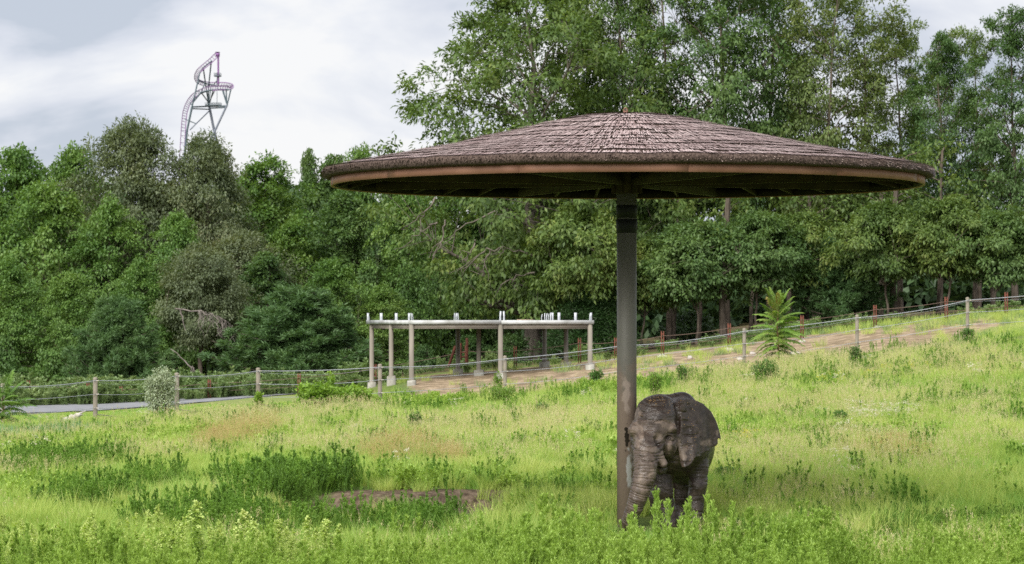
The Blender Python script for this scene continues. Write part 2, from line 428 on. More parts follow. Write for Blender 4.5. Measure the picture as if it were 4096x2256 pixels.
def crown(seed, H, R, base, nc, per, L, W, cr=(.8, 1.5), shape='round', flat=.55, droop=.25, inner=.12, out=.62, lean=0.):
    """returns vertices, faces and the clump centres of a broadleaf crown"""
    rs = np.random.RandomState(seed)
    t = (np.arange(nc) + rs.rand(nc)) / nc
    rs.shuffle(t)
    if shape == 'round': prof = np.sin(np.pi * (t * .86 + .12)) ** .6
    elif shape == 'skirt': prof = (1 - t ** 2.2) ** .6 * .95 + .05
    elif shape == 'dome': prof = np.minimum(1, (t + .12) * 1.9) ** .7 * (1 - np.clip(t, 0, 1) ** 3.2) ** .55
    elif shape == 'cone': prof = (1 - t) ** .8 + .04
    elif shape == 'vase': prof = np.sin(np.pi * (t ** 1.3 * .8 + .1)) ** .7
    ang = rs.rand(nc) * 2 * np.pi
    lob = 1 + .22 * np.sin(ang * 2 + seed) + .20 * np.sin(ang * 5 + t * 9 + seed * 2)
    rr = R * prof * lob * (out + (1 - out) * rs.rand(nc))
    inn = rs.rand(nc) < .22
    rr[inn] *= rs.rand(inn.sum()) * .8
    z = base + t * (H - base) * .94
    Cc = np.stack([rr * np.cos(ang) + lean * t, rr * np.sin(ang), z], -1)
    rho = rs.uniform(cr[0], cr[1], nc) * (1 - .35 * t)
    k = np.repeat(np.arange(nc), per)
    n = len(k)
    d = rs.normal(size=(n, 3)); d[:, 2] = np.abs(d[:, 2]) * .9 - .35
    d /= np.linalg.norm(d, axis=1, keepdims=True)
    rad = rho[k] * (.45 + .6 * rs.rand(n) ** .7)
    off = d * rad[:, None]; off[:, 2] *= flat
    hd = np.hypot(off[:, 0], off[:, 1]); off[:, 2] -= droop * hd ** 2 / rho[k]
    # clumps stretch along twigs: small secondary bunches
    off += rs.normal(size=(n, 3)) * .06
    q = rs.normal(size=(nc, 5, 3)) * rho[:, None, None] * .55; q[..., 2] *= .5
    sel = rs.randint(0, 5, n); pull = rs.rand(n) < .6
    off[pull] = off[pull] * .5 + q[k[pull], sel[pull]]
    P = Cc[k] + off
    ni = int(n * inner)
    if ni:
        ti = rs.rand(ni); ai = rs.rand(ni) * 2 * np.pi; ri = R * .7 * np.sqrt(rs.rand(ni)) * np.sin(np.pi * (ti * .9 + .08))
        P[:ni] = np.stack([ri * np.cos(ai), ri * np.sin(ai), base + ti * (H - base) * .85], -1)
    outw = P - np.array([0, 0, base + (H - base) * .4]); outw /= np.linalg.norm(outw, axis=1, keepdims=True)
    D = outw * .5 + d * .6 + rs.normal(size=(n, 3)) * .45; D[:, 2] -= .45
    Nr = np.array([0, 0, 1.]) + outw * .45 + rs.normal(size=(n, 3)) * .42
    V, F = leaves_np(P, D, None, L, W, rs, Nrm=Nr)
    return V, F, Cc, rho

def limbs(seed, H, Cc, r0, base, lean=0., nprim=9, top=.9, twist=.5):
    """trunk and branches that reach the clumps"""
    rs = np.random.RandomState(seed + 99)
    tr = MB(); br = MB()
    n = 12
    zz = np.linspace(-.5, H * top, n)
    wob = np.cumsum(rs.normal(size=(n, 2)) * twist * .25, axis=0); wob -= wob[1]
    wob[0] = 0
    ax = np.stack([wob[:, 0] + lean * np.clip(zz / H, 0, 1), wob[:, 1], zz], -1)
    rad = r0 * (1 - .88 * np.clip(zz / (H * top), 0, 1) ** .9); rad[0] *= 1.5; rad[1] *= 1.18
    tr.tube(ax, rad, 10)
    def on_axis(z): return np.array([np.interp(z, zz, ax[:, i]) for i in range(3)]), float(np.interp(z, zz, rad))
    idx = rs.permutation(len(Cc))
    prim = []
    for c in idx[:nprim * 3]:
        p = Cc[c]
        if len(prim) >= nprim: break
        if np.hypot(p[0], p[1]) < .8: continue
        z0 = max(base * .75, p[2] - np.hypot(p[0], p[1]) * rs.uniform(.5, 1.0)); z0 = min(z0, H * top * .95)
        a, ra = on_axis(z0)
        m1 = a * .5 + p * .5 + np.array([*rs.normal(size=2) * .3, rs.uniform(.2, .7)])
        u = np.linspace(0, 1, 7)[:, None]
        path = (1 - u) ** 2 * a + 2 * u * (1 - u) * m1 + u ** 2 * p
        path[1:-1] += rs.normal(size=(5, 3)) * .08
        r1 = ra * .5
        rr = r1 * (1 - .8 * u[:, 0])
        br.tube(path, rr, 6, cap=False); prim.append((path, rr))
    for c in idx[nprim:]:
        p = Cc[c]
        best = None
        for path, rr in prim:
            d = np.linalg.norm(path - p, axis=1) + np.clip(path[:, 2] - p[2], 0, 9) * 1.5
            k = int(np.argmin(d))
            if best is None or d[k] < best[0]: best = (d[k], path[k], rr[k])
        za = max(base * .8, p[2] - np.hypot(p[0], p[1]) * .8); za = min(za, H * top * .95)
        a, ra = on_axis(za)
        if np.linalg.norm(a - p) < best[0]: best = (0, a, ra * .35)
        a = best[1]; u = np.linspace(0, 1, 5)[:, None]
        m1 = (a + p) / 2 + np.array([*rs.normal(size=2) * .2, .2])
        path = (1 - u) ** 2 * a + 2 * u * (1 - u) * m1 + u ** 2 * p
        br.tube(path, max(.02, best[2] * .55) * (1 - .75 * u[:, 0]), 4, cap=False)
    return tr, br

TREES = {}
def make_variant(key, leafm, barkm='bark', r0=.25, kind='broad', nprim=9, top=.9, **kw):
    if kind == 'broad':
        V, F, Cc, rho = crown(**kw)
        tr, br = limbs(kw['seed'], kw['H'], Cc, r0, kw['base'], kw.get('lean', 0), nprim, top)
    elif kind == 'pine':
        seed, H, R, base = kw['seed'], kw['H'], kw['R'], kw['base']
        rs = np.random.RandomState(seed)
        Cc = []; ends = []
        br = MB(); tr = MB()
        zz = np.linspace(-.4, H * .96, 9); wob = np.cumsum(rs.normal(size=(9, 2)) * .05, axis=0)
        tr.tube(np.stack([wob[:, 0], wob[:, 1], zz], -1), r0 * (1 - .9 * np.clip(zz / H, 0, 1)), 8)
        z = base
        while z < H * .95:
            t = (z - base) / (H - base); nb = rs.randint(5, 8); a0 = rs.rand() * 6
            for b_ in range(nb):
                a = a0 + b_ * 2 * np.pi / nb + rs.normal() * .2
                ln = R * ((1 - t) ** .75 + .08) * rs.uniform(.7, 1.15)
                u = np.linspace(0, 1, 5)
                rise = ln * rs.uniform(.05, .3)
                path = np.stack([np.cos(a) * ln * u, np.sin(a) * ln * u, z + rise * u ** 1.5 - .1 * np.sin(u * 3) * ln * (1 - t)], -1)
                br.tube(path, .05 * (1 - .8 * u) * (1.3 - t), 4, cap=False)
                for uu in np.arange(.35, 1.01, max(.16, .50 / ln)):
                    p = np.array([np.interp(uu, u, path[:, i]) for i in range(3)])
                    Cc.append(p + rs.normal(size=3) * .16)
                    for q in range(2 if uu < .95 else 1):
                        Cc.append(p + np.array([-np.sin(a), np.cos(a), 0]) * rs.normal() * .3 * ln * .8 * (1.2 - uu) + np.array([0, 0, rs.uniform(0, .15)]))
            z += (H - base) * .055 * rs.uniform(.8, 1.2)
        Cc.append(np.array([wob[-1, 0], wob[-1, 1], H * .97]))
        Cc = np.array(Cc); per = kw.get('per', 60)
        k = np.repeat(np.arange(len(Cc)), per); n = len(k)
        d = rs.normal(size=(n, 3)); ax = Cc[k] * np.array([1, 1, 0]); ax /= (np.linalg.norm(ax, axis=1, keepdims=True) + 1e-6)
        d = d / np.linalg.norm(d, axis=1, keepdims=True) + ax * .5 + np.array([0, 0, .45])
        P = Cc[k] + rs.normal(size=(n, 3)) * kw.get('puff', .13)
        V, F = leaves_np(P, d, None, kw['L'], kw['W'], rs, bend=0, Nrm=rs.normal(size=(n, 3)))
    cm = np_mesh('crown', V, F, (M[leafm],))
    TREES[key] = dict(crown=cm, trunk=tr.mesh('trunk', M[barkm], True), branch=br.mesh('branches', M[barkm], True), H=float(V[:, 2].max()), W=float(np.percentile(V[:, 0], 99) - np.percentile(V[:, 0], 1)))

make_variant('maple1', 'maple', seed=1, H=14, R=4.6, base=.8, nc=125, per=210, L=.27, W=.19, cr=(1.1, 1.8), shape='skirt', flat=.36, droop=.4, inner=.05, out=.7)
make_variant('maple2', 'maple', seed=2, H=13, R=4.2, base=1.2, nc=115, per=220, L=.27, W=.19, cr=(1.1, 1.8), shape='round', flat=.36, droop=.4, inner=.05, out=.7)
make_variant('oak1', 'oak', seed=3, H=15, R=4.4, base=2.0, nc=215, per=260, L=.26, W=.12, cr=(1.0, 1.8), shape='dome', flat=.7, droop=.3, inner=.06, out=.72)
make_variant('oak2', 'oak', seed=4, H=12, R=4.6, base=4.2, nc=150, per=260, L=.26, W=.12, cr=(1.0, 1.8), shape='dome', flat=.65, droop=.35, inner=.06, out=.7)
make_variant('dark1', 'dark', seed=5, H=14, R=3.6, base=.8, nc=150, per=150, L=.26, W=.18, cr=(.7, 1.3), shape='skirt', flat=.6)
make_variant('light1', 'light', seed=6, H=14, R=3.8, base=2, nc=150, per=150, L=.26, W=.17, cr=(.8, 1.4), shape='round', flat=.6)
make_variant('tall1', 'tall', seed=7, H=20, R=4.6, base=5.5, nc=140, per=175, L=.26, W=.12, cr=(.65, 1.25), shape='round', flat=.6, droop=.3, inner=.04, r0=.30, nprim=14)
make_variant('tall2', 'tall', seed=8, H=20, R=4.0, base=6.5, nc=115, per=175, L=.26, W=.12, cr=(.65, 1.2), shape='vase', flat=.65, droop=.3, inner=.04, r0=.27, nprim=14)
make_variant('tall3', 'dark', seed=9, H=20, R=4.2, base=6.0, nc=150, per=175, L=.25, W=.12, cr=(.65, 1.2), shape='round', flat=.6, droop=.3, inner=.05, r0=.30, nprim=13)
make_variant('locust1', 'locust', seed=10, H=20, R=4.2, base=6.0, nc=120, per=140, L=.22, W=.13, cr=(.7, 1.3), shape='vase', flat=.5, droop=.2, inner=.04, r0=.22, nprim=12, lean=1.5)
make_variant('spread', 'tall', 'bark_pale', seed=11, H=17, R=8.2, base=2.4, nc=330, per=140, L=.27, W=.125, cr=(.7, 1.35), shape='round', flat=.55, droop=.35, inner=.03, r0=.42, nprim=24, out=.45)
make_variant('under1', 'tall', seed=12, H=8, R=3.8, base=3.7, nc=105, per=200, L=.26, W=.125, cr=(.7, 1.2), shape='round', flat=.55, droop=.35, inner=.05, r0=.11)
make_variant('under2', 'dark', seed=13, H=8, R=3.6, base=3.6, nc=105, per=200, L=.25, W=.125, cr=(.7, 1.2), shape='round', flat=.55, droop=.35, inner=.05, r0=.11)
make_variant('bush1', 'bushy', seed=14, H=3.2, R=2.0, base=.2, nc=60, per=110, L=.18, W=.12, cr=(.4, .8), shape='skirt', flat=.7, r0=.06, nprim=6)
make_variant('pine1', 'pine', kind='pine', seed=15, H=5.2, R=2.8, base=.5, L=.24, W=.045, per=70, puff=.08, r0=.12)
make_variant('pine2', 'pine', kind='pine', seed=16, H=6.0, R=2.9, base=.9, L=.25, W=.045, per=70, puff=.08, r0=.14)
make_variant('cedar1', 'cedar', kind='pine', seed=17, H=4.5, R=2.2, base=.3, L=.25, W=.04, per=60, r0=.1, puff=.2)

_proto = {}
def tree(px, D, top, w, key, label, name='tree', group='trees of the forest edge', rz=None, wood=True, cat=None):
    T = TREES[key]
    x = (px - 2048.) / FPX * D; z0 = gz(x, D) - .1 - (random.uniform(-.1, .9) if key.startswith('under') else 0)
    Hh = EYE + (HOR - top) / FPX * D - z0
    sz = Hh / T['H']; sx = (w / FPX * D) / T['W']
    o = thing(name, label, cat or name.replace('_', ' '), (x, D, z0), group, rotz=(rz if rz is not None else random.uniform(0, 6.28)))
    o.scale = (sx, sx, sz)
    for nm in ('trunk', 'branch', 'crown'):
        if nm == 'branch' and not wood: continue
        obj({'branch': 'branches'}.get(nm, nm), T[nm], o)
    return o

# back row, skyline of the left-hand wood
G1 = 'trees of the wood left of the parasol'
tree(-190, 184, 570, 520, 'maple2', 'green tree cut by the photo\'s left edge, in the back row', 'maple_tree', G1)
tree(80, 180, 560, 470, 'maple2', 'green rounded tree top against the sky in the photo\'s upper left corner', 'maple_tree', G1)
tree(290, 184, 555, 400, 'maple2', 'dark green tree top just left of the tallest olive oak', 'broadleaf_tree', G1)
tree(530, 170, 438, 470, 'oak1', 'tallest olive oak of the left wood, its dome left of the coaster tower', 'oak_tree', G1, rz=.5)
tree(815, 169, 500, 400, 'oak1', 'olive oak whose dome hides the foot of the coaster tower', 'oak_tree', G1, rz=2.2)
tree(1075, 178, 590, 420, 'light1', 'bright yellow-green tree right of the two olive oaks', 'broadleaf_tree', G1)
tree(1232, 186, 585, 150, 'dark1', 'narrow pointed dark tree top on the skyline left of the parasol roof', 'broadleaf_tree', G1)
tree(1350, 186, 610, 330, 'dark1', 'dark green tree behind the left tip of the thatched roof', 'broadleaf_tree', G1)
tree(1450, 180, 560, 330, 'maple2', 'green tree top rising over the left end of the thatched roof', 'maple_tree', G1)
tree(1600, 178, 605, 300, 'dark1', 'dark tree behind the thatched roof beside the big spreading oak', 'broadleaf_tree', G1)
# middle row
tree(1790, 174, 640, 420, 'maple2', 'green tree seen below the left half of the roof, behind the pale bare limbs', 'maple_tree', G1)
tree(1980, 176, 660, 380, 'dark1', 'dark tree filling the gap behind the big spreading oak', 'broadleaf_tree', G1)
tree(-60, 168, 700, 480, 'maple1', 'full maple at the left edge, in the middle row', 'maple_tree', G1)
tree(190, 166, 700, 470, 'maple2', 'broad tiered maple below the left skyline', 'maple_tree', G1)
tree(440, 165, 760, 400, 'maple1', 'green maple under the tallest olive oak', 'maple_tree', G1)
tree(700, 163, 830, 340, 'maple2', 'green maple between the two domed oaks and the dead branches', 'maple_tree', G1)
tree(960, 164, 905, 360, 'oak2', 'drooping olive oak above the hanging dead branches', 'oak_tree', G1, rz=1.)
tree(1180, 166, 850, 300, 'light1', 'light green tree under the left tip of the parasol', 'broadleaf_tree', G1)
tree(1395, 166, 760, 330, 'dark1', 'dark tree left of the pale leaning branches', 'broadleaf_tree', G1)
tree(1620, 165, 745, 330, 'maple2', 'dark green maple behind the concrete deck', 'maple_tree', G1)
# front row
tree(45, 157, 1010, 360, 'maple1', 'leafy maple reaching down to the weeds at the left edge', 'maple_tree', G1)
tree(280, 156, 1080, 300, 'maple2', 'low maple left of the small round pine', 'maple_tree', G1)
tree(560, 156, 1010, 300, 'maple1', 'low green maple behind the small round pine', 'maple_tree', G1)
tree(800, 155, 960, 360, 'oak2', 'grey-green oak between the two pines with dead limbs below', 'oak_tree', G1, rz=3.)
tree(1060, 160, 1000, 280, 'dark1', 'dark tree right of the shaded gap between the pines', 'broadleaf_tree', G1)
tree(1330, 156, 1020, 320, 'maple2', 'maple standing over the right side of the broad pine', 'maple_tree', G1)
tree(1530, 156, 1120, 300, 'maple1', 'low maple behind the left columns of the deck', 'maple_tree', G1)
# pines
tree(478, 146, 1165, 430, 'pine1', 'small round pine with drooping skirt left of the silvery shrub', 'pine_tree', G1)
tree(1200, 147, 1125, 540, 'pine2', 'broad pine with a rusty dead patch left of the concrete deck', 'pine_tree', G1)

# the tall trees behind the parasol
G2 = 'tall trees behind the parasol'
tree(2130, 151, -120, 1060, 'spread', 'big spreading oak whose long limbs reach left over the concrete deck', 'oak_tree', G2, rz=.3)
tree(2320, 157, -330, 520, 'tall1', 'tall tree just left of the roof finial', 'broadleaf_tree', G2)
tree(2490, 156, -260, 430, 'tall3', 'tall dark tree directly behind the roof finial', 'broadleaf_tree', G2)
tree(2680, 154, -330, 480, 'tall1', 'tall green tree right of the roof finial', 'broadleaf_tree', G2)
tree(2900, 153, -360, 560, 'tall3', 'dense dark tree above the right half of the roof', 'broadleaf_tree', G2)
tree(3080, 158, -350, 430, 'tall3', 'dark tree left of the two leaning slender trunks', 'broadleaf_tree', G2)
tree(3260, 152, -260, 430, 'locust1', 'light feathery tree on slender leaning trunks right of the roof', 'locust_tree', G2, rz=0.)
tree(3430, 155, -80, 460, 'locust1', 'yellow-green feathery tree below the notch of sky', 'locust_tree', G2, rz=1.2)
tree(3600, 159, 60, 400, 'tall2', 'airy green tree at the right end of the thatched roof', 'broadleaf_tree', G2)
tree(3760, 152, 110, 340, 'tall3', 'dark narrow-leaved tree under the bright corner of sky', 'broadleaf_tree', G2)
tree(3900, 158, 80, 330, 'tall2', 'slender tree left of the dark tree at the right edge', 'broadleaf_tree', G2)
tree(4060, 150, 10, 380, 'tall3', 'very dark tree cut by the photo\'s right edge', 'broadleaf_tree', G2)
tree(4290, 156, -40, 480, 'tall1', 'tree beyond the photo\'s right edge whose twigs reach in', 'broadleaf_tree', G2)
# lower storey on the right
G3 = 'lower trees under the tall ones'
tree(2320, 145, 790, 460, 'under1', 'sunlit low tree left of the parasol pole with bright leaf bunches', 'understory_tree', G3)
tree(2560, 146, 930, 380, 'under1', 'leafy low tree just right of the parasol pole', 'understory_tree', G3)
tree(2790, 144.5, 840, 460, 'under2', 'dark low tree under the right half of the roof', 'understory_tree', G3)
tree(3020, 145, 800, 430, 'under2', 'dark leafy tree above the sumac sapling', 'understory_tree', G3)
tree(3200, 147, 820, 380, 'under1', 'low tree behind the top of the sumac sapling', 'understory_tree', G3)
tree(3370, 146, 900, 330, 'pine2', 'pine sheltering under the trees right of the sumac sapling', 'pine_tree', G3)
tree(3560, 144, 780, 420, 'under1', 'low tree with orange dead sprays near the right end of the roof', 'understory_tree', G3)
tree(3780, 143.5, 760, 420, 'under1', 'low green tree above the third steel post from the right', 'understory_tree', G3)
tree(3990, 143, 800, 420, 'under2', 'layered green tree above the last cable post', 'understory_tree', G3)
tree(4220, 143, 760, 420, 'under1', 'low tree beyond the right end of the cable fence', 'understory_tree', G3)
tree(2360, 145, 1130, 330, 'cedar1', 'dark feathery cedar left of the parasol pole above the deck', 'cedar_tree', G3)

# bare trunks that stand free of leaves under the canopy
def trunk_tree(px, D, w, label, top=700, lean=0.):
    D += 5; w *= .85
    x = (px - 2048.) / FPX * D; z0 = gz(x, D)
    o = thing('tree', label, 'tree', (x, D, z0), 'bare stems under the tall trees')
    Hh = EYE + (HOR - top) / FPX * D - z0
    rs = np.random.RandomState(px)
    n = 9; zz = np.linspace(-.3, Hh, n); wob = np.cumsum(rs.normal(size=(n, 2)) * .05, axis=0)
    r = w / FPX * D / 2 * (1 - .35 * np.clip(zz / Hh, 0, 1)); r[0] *= 1.35
    b = MB(); b.tube(np.stack([wob[:, 0] + lean * zz / Hh, wob[:, 1], zz], -1), r, 10)
    b.build('trunk', M['bark'], o, True)
    br = MB(); cc = []
    for k in range(9):
        z = Hh * rs.uniform(.55, 1.); a = rs.rand() * 6.28; L = rs.uniform(.8, 2.)
        p0 = np.array([lean * z / Hh + np.interp(z, zz, wob[:, 0]), np.interp(z, zz, wob[:, 1]), z]); p1 = p0 + np.array([math.cos(a) * L, math.sin(a) * L, L * .4])
        br.tube([p0, (p0 + p1) / 2 + [0, 0, .1], p1], [.05, .035, .015], 4, False); cc.append(p1)
    br.build('branches', M['bark'], o, True)
    cc = np.array(cc); k = np.repeat(np.arange(9), 90); P = cc[k] + rs.normal(size=(len(k), 3)) * [.5, .5, .3]
    V, F = leaves_np(P, rs.normal(size=(len(k), 3)) - [0, 0, .5], None, .28, .14, rs, Nrm=np.array([0, 0, 1.]) + rs.normal(size=(len(k), 3)) * .4)
    obj('crown', np_mesh('crown', V, F, (M['tall'],)), o)
for a in [(2895, 140, 36, 'stout grey trunk between the parasol pole and the sumac sapling', 700, .1),
          (2690, 146, 22, 'thin dark stem nearest the right side of the parasol pole', 800, 0.2),
          (2790, 148, 20, 'thin dark stem midway between the pole and the stout grey trunk', 800, -.2),
          (3005, 149, 20, 'thin stem just left of the sumac sapling', 760, .2),
          (3150, 150, 30, 'dark stem rising behind the sumac sapling', 700, .4),
          (3228, 144, 26, 'dark straight trunk right of the sumac sapling', 700, -.1),
          (3350, 148, 26, 'dark trunk of the pair beside the sheltered pine', 800, 0),
          (3395, 150, 28, 'second dark trunk of the pair beside the sheltered pine', 800, .1),
          (3527, 147, 26, 'slim grey trunk left of the pale stout one', 700, 0),
          (3570, 141, 32, 'pale stout trunk behind the steel post left of the last one', 640, .3),
          (3752, 143, 18, 'slender pale trunk above the third steel post from the right', 600, .2),
          (3912, 148, 22, 'dark trunk just right of the last cable post', 720, .3),
          (3965, 150, 22, 'dark trunk near the right end of the fence', 720, -.2),
          (2225, 150, 26, 'dark trunk in the shade behind the right side of the deck', 760, 0),
          (2415, 149, 20, 'brown thin trunk left of the parasol pole', 900, .1)]:
    trunk_tree(*a)

# bushes under the wood
for px, D, top, w, lab in [(2050, 147, 1330, 170, 'green bush seen between the deck columns'),
                           (2260, 148, 1340, 150, 'green bush behind the right columns of the deck'),
                           (2760, 158, 1230, 260, 'pale green bushes in the gap right of the parasol pole'),
                           (1690, 146, 1370, 150, 'round green bush behind the left part of the deck'),
                           (3300, 156, 1170, 330, 'green bush in the shade behind the sumac sapling'),
                           (1440, 147, 1380, 200, 'low bush left of the concrete deck'),
                           (1880, 149, 1330, 220, 'tall green bush in the middle of the view through the deck'),
                           (660, 150, 1400, 260, 'dark low bush behind the silvery shrub'),
                           (1000, 156, 1430, 200, 'dark low bush between the two pines')]:
    tree(px, D, top, w, 'bush1', lab, 'bush', 'bushes along the foot of the wood')

# the wood behind: one mass
def far_wood():
    rs = np.random.RandomState(21)
    Vs = []; Fs = []; n0 = 0
    for i in range(95):
        D = rs.uniform(192, 235); px = rs.uniform(-700, 4800)
        x = (px - 2048) / FPX * D; z0 = gz(x, D)
        H = (EYE + (HOR - (rs.uniform(720, 900) if px < 1700 else rs.uniform(760, 960))) / FPX * D) - z0
        n = 2600; t = rs.rand(n); a = rs.rand(n) * 6.28; R = rs.uniform(3.5, 5)
        r = R * np.sin(np.pi * (t * .85 + .12)) ** .6 * (.6 + .4 * rs.rand(n)) * (1 + .25 * np.sin(a * 3 + i))
        P = np.stack([x + r * np.cos(a), D + r * np.sin(a), z0 + t * H], -1)
        q = fbm(P[:, 0] * .8, P[:, 1] * .8, P[:, 2] * .8, 2); P = P[q > .42]
        n = len(P)
        V, F = leaves_np(P, rs.normal(size=(n, 3)) - [0, 0, .5], None, .7, .5, rs, Nrm=np.array([0, 0, 1.]) + rs.normal(size=(n, 3)) * .6)
        Vs.append(V); Fs.append(F + n0); n0 += len(V)
    o = obj('far_wood', np_mesh('far_wood', np.vstack(Vs), np.vstack(Fs), (M['far'],)), kind='stuff')
    o['label'] = 'distant green wood filling the gaps behind the nearer trees'; o['category'] = 'wood'
far_wood()

# dead branches
def branch_thing(name, label, cat, paths, m, loc, group=None):
    b = MB()
    for pts, r in paths: b.tube(to_local(pts, loc), r, 5)
    o = b.build(name, M[m], None, True, loc); o['label'] = label; o['category'] = cat
    if group: o['group'] = group
    return o
def curve_px(pts, D, n=9, jit=.04, seed=0):
    rs = np.random.RandomState(seed)
    P = np.array([at(p[0], p[1], D + (p[2] if len(p) > 2 else 0)) for p in pts]); k = np.arange(len(P)); t = np.linspace(0, len(P) - 1, n)
    Q = np.stack([np.interp(t, k, P[:, i]) for i in range(3)], -1); Q[1:-1] += rs.normal(size=(n - 2, 3)) * jit; return Q
rs = np.random.RandomState(5)
pp = [(curve_px([(700, 1235), (790, 1240), (860, 1265), (920, 1310)], 149.5, 9, .04, 1), np.linspace(.05, .02, 9)),
      (curve_px([(722, 1236), (728, 1270), (742, 1322)], 149.5, 6, .03, 2), np.linspace(.05, .02, 6))]
for k in range(34):
    t = rs.rand(); px = 790 + 140 * t; py = 1243 + 60 * t * t
    L = rs.uniform(40, 115) * (1 - .3 * t)
    pp.append((curve_px([(px, py, rs.uniform(-.4, .4)), (px + rs.uniform(-12, 20), py + L * .5, 0), (px + rs.uniform(-22, 30), py + L, rs.uniform(-.6, .6))], 149.3, 6, .05, k), np.linspace(.022, .008, 6)))
branch_thing('dead_branch', 'grey dead limb with hanging twigs in the dark gap between the pines', 'dead branch', pp, 'dead', at(790, 1300, 149.5))
pp = [(curve_px([(682, 1396), (730, 1430), (760, 1470), (800, 1495), (826, 1540)], 141, 10, .03, 3), np.linspace(.02, .055, 10))]
for k in range(9):
    px = rs.uniform(760, 820); py = 1440 + (px - 740) * .8
    pp.append((curve_px([(px, py), (px + rs.uniform(-10, 20), py + 35), (px + rs.uniform(-5, 30), py + 75)], 141, 5, .05, k + 60), np.linspace(.03, .012, 5)))
branch_thing('fallen_branch', 'bare pale branch leaning over the fence right of the silvery shrub', 'fallen branch', pp, 'dead', at(800, 1500, 141))
pp = []
for a in [[(2215, 1090), (2150, 1040), (2075, 1000), (2010, 985)], [(2190, 950), (2120, 900), (2060, 860), (1990, 830)], [(2000, 990), (1930, 1010), (1880, 1060), (1850, 1100)],
          [(1990, 840), (1900, 880), (1840, 910), (1800, 960)], [(1740, 790), (1720, 830), (1690, 855), (1665, 880)], [(1750, 890), (1700, 915), (1650, 960)],
          [(1960, 1000), (1935, 1050), (1928, 1105)], [(1780, 880), (1770, 960), (1730, 1040)], [(2140, 1090), (2060, 1110), (2000, 1140)], [(1900, 960), (1880, 1010), (1870, 1040)]]:
    q = curve_px(a, 145.5, 10, .06, len(pp)); pp.append((q, np.linspace(.085 if len(pp) < 4 else .05, .02, 10)))
    for j in range(3):
        e = q[rs.randint(4, 10)]; pp.append((np.array([e, e + rs.normal(size=3) * [.3, .2, .2] - [.2, 0, .3], e + rs.normal(size=3) * [.5, .3, .3] - [.4, 0, .7]]), [.025, .018, .01]))
branch_thing('bare_limb', 'pale leafless limbs hanging through the oak left of the parasol pole', 'bare limb', pp, 'bark_pale', at(1950, 1000, 145.5))
# ------------------------------------------------------------------ thatched parasol
PX, PY = (2507 - 2048) / FPX * 51.0, 51.0      # foot of the pole
RT = 5.45                                       # radius of the thatch
ZR = 6.20                                       # underside of the thatch at the rim
_pr = np.array([0, .74, 1.32, 2.03, 2.68, 3.40, 4.29, 4.96, 5.30, 5.45]); _ph = np.array([1.16, 1.11, 1.01, .83, .69, .52, .355, .235, .17, .13])
def roof_h(r): return ZR + np.interp(r, _pr, _ph)

def straw_mat():
    m = mat('thatch_straw', (.3, .24, .2), .85, spec=.2)
    b = m.node_tree.nodes['Principled BSDF']
    g = nn(m, 'ShaderNodeNewGeometry'); n1 = nn(m, 'ShaderNodeTexNoise'); n1.inputs['Scale'].default_value = 1.3; n1.inputs['Detail'].default_value = 5
    lk(m, g.outputs['Position'], n1.inputs['Vector'])
    a = nn(m, 'ShaderNodeMath', operation='MULTIPLY_ADD'); a.inputs[1].default_value = .6; lk(m, g.outputs['Random Per Island'], a.inputs[0])
    s = nn(m, 'ShaderNodeMath', operation='MULTIPLY_ADD'); s.inputs[1].default_value = 1.; s.inputs[2].default_value = -.3; lk(m, n1.outputs['Fac'], s.inputs[0]); lk(m, s.outputs[0], a.inputs[2])
    r = nn(m, 'ShaderNodeValToRGB'); el = r.color_ramp.elements
    el[0].position = .0; el[0].color = (.16, .105, .10, 1); el[1].position = 1; el[1].color = (.58, .48, .465, 1)
    for p, c in ((.3, (.27, .195, .19)), (.6, (.40, .31, .305)), (.8, (.47, .38, .37))): q = el.new(p); q.color = (*c, 1)
    lk(m, a.outputs[0], r.inputs['Fac']); lk(m, r.outputs['Color'], b.inputs['Base Color'])
    return m
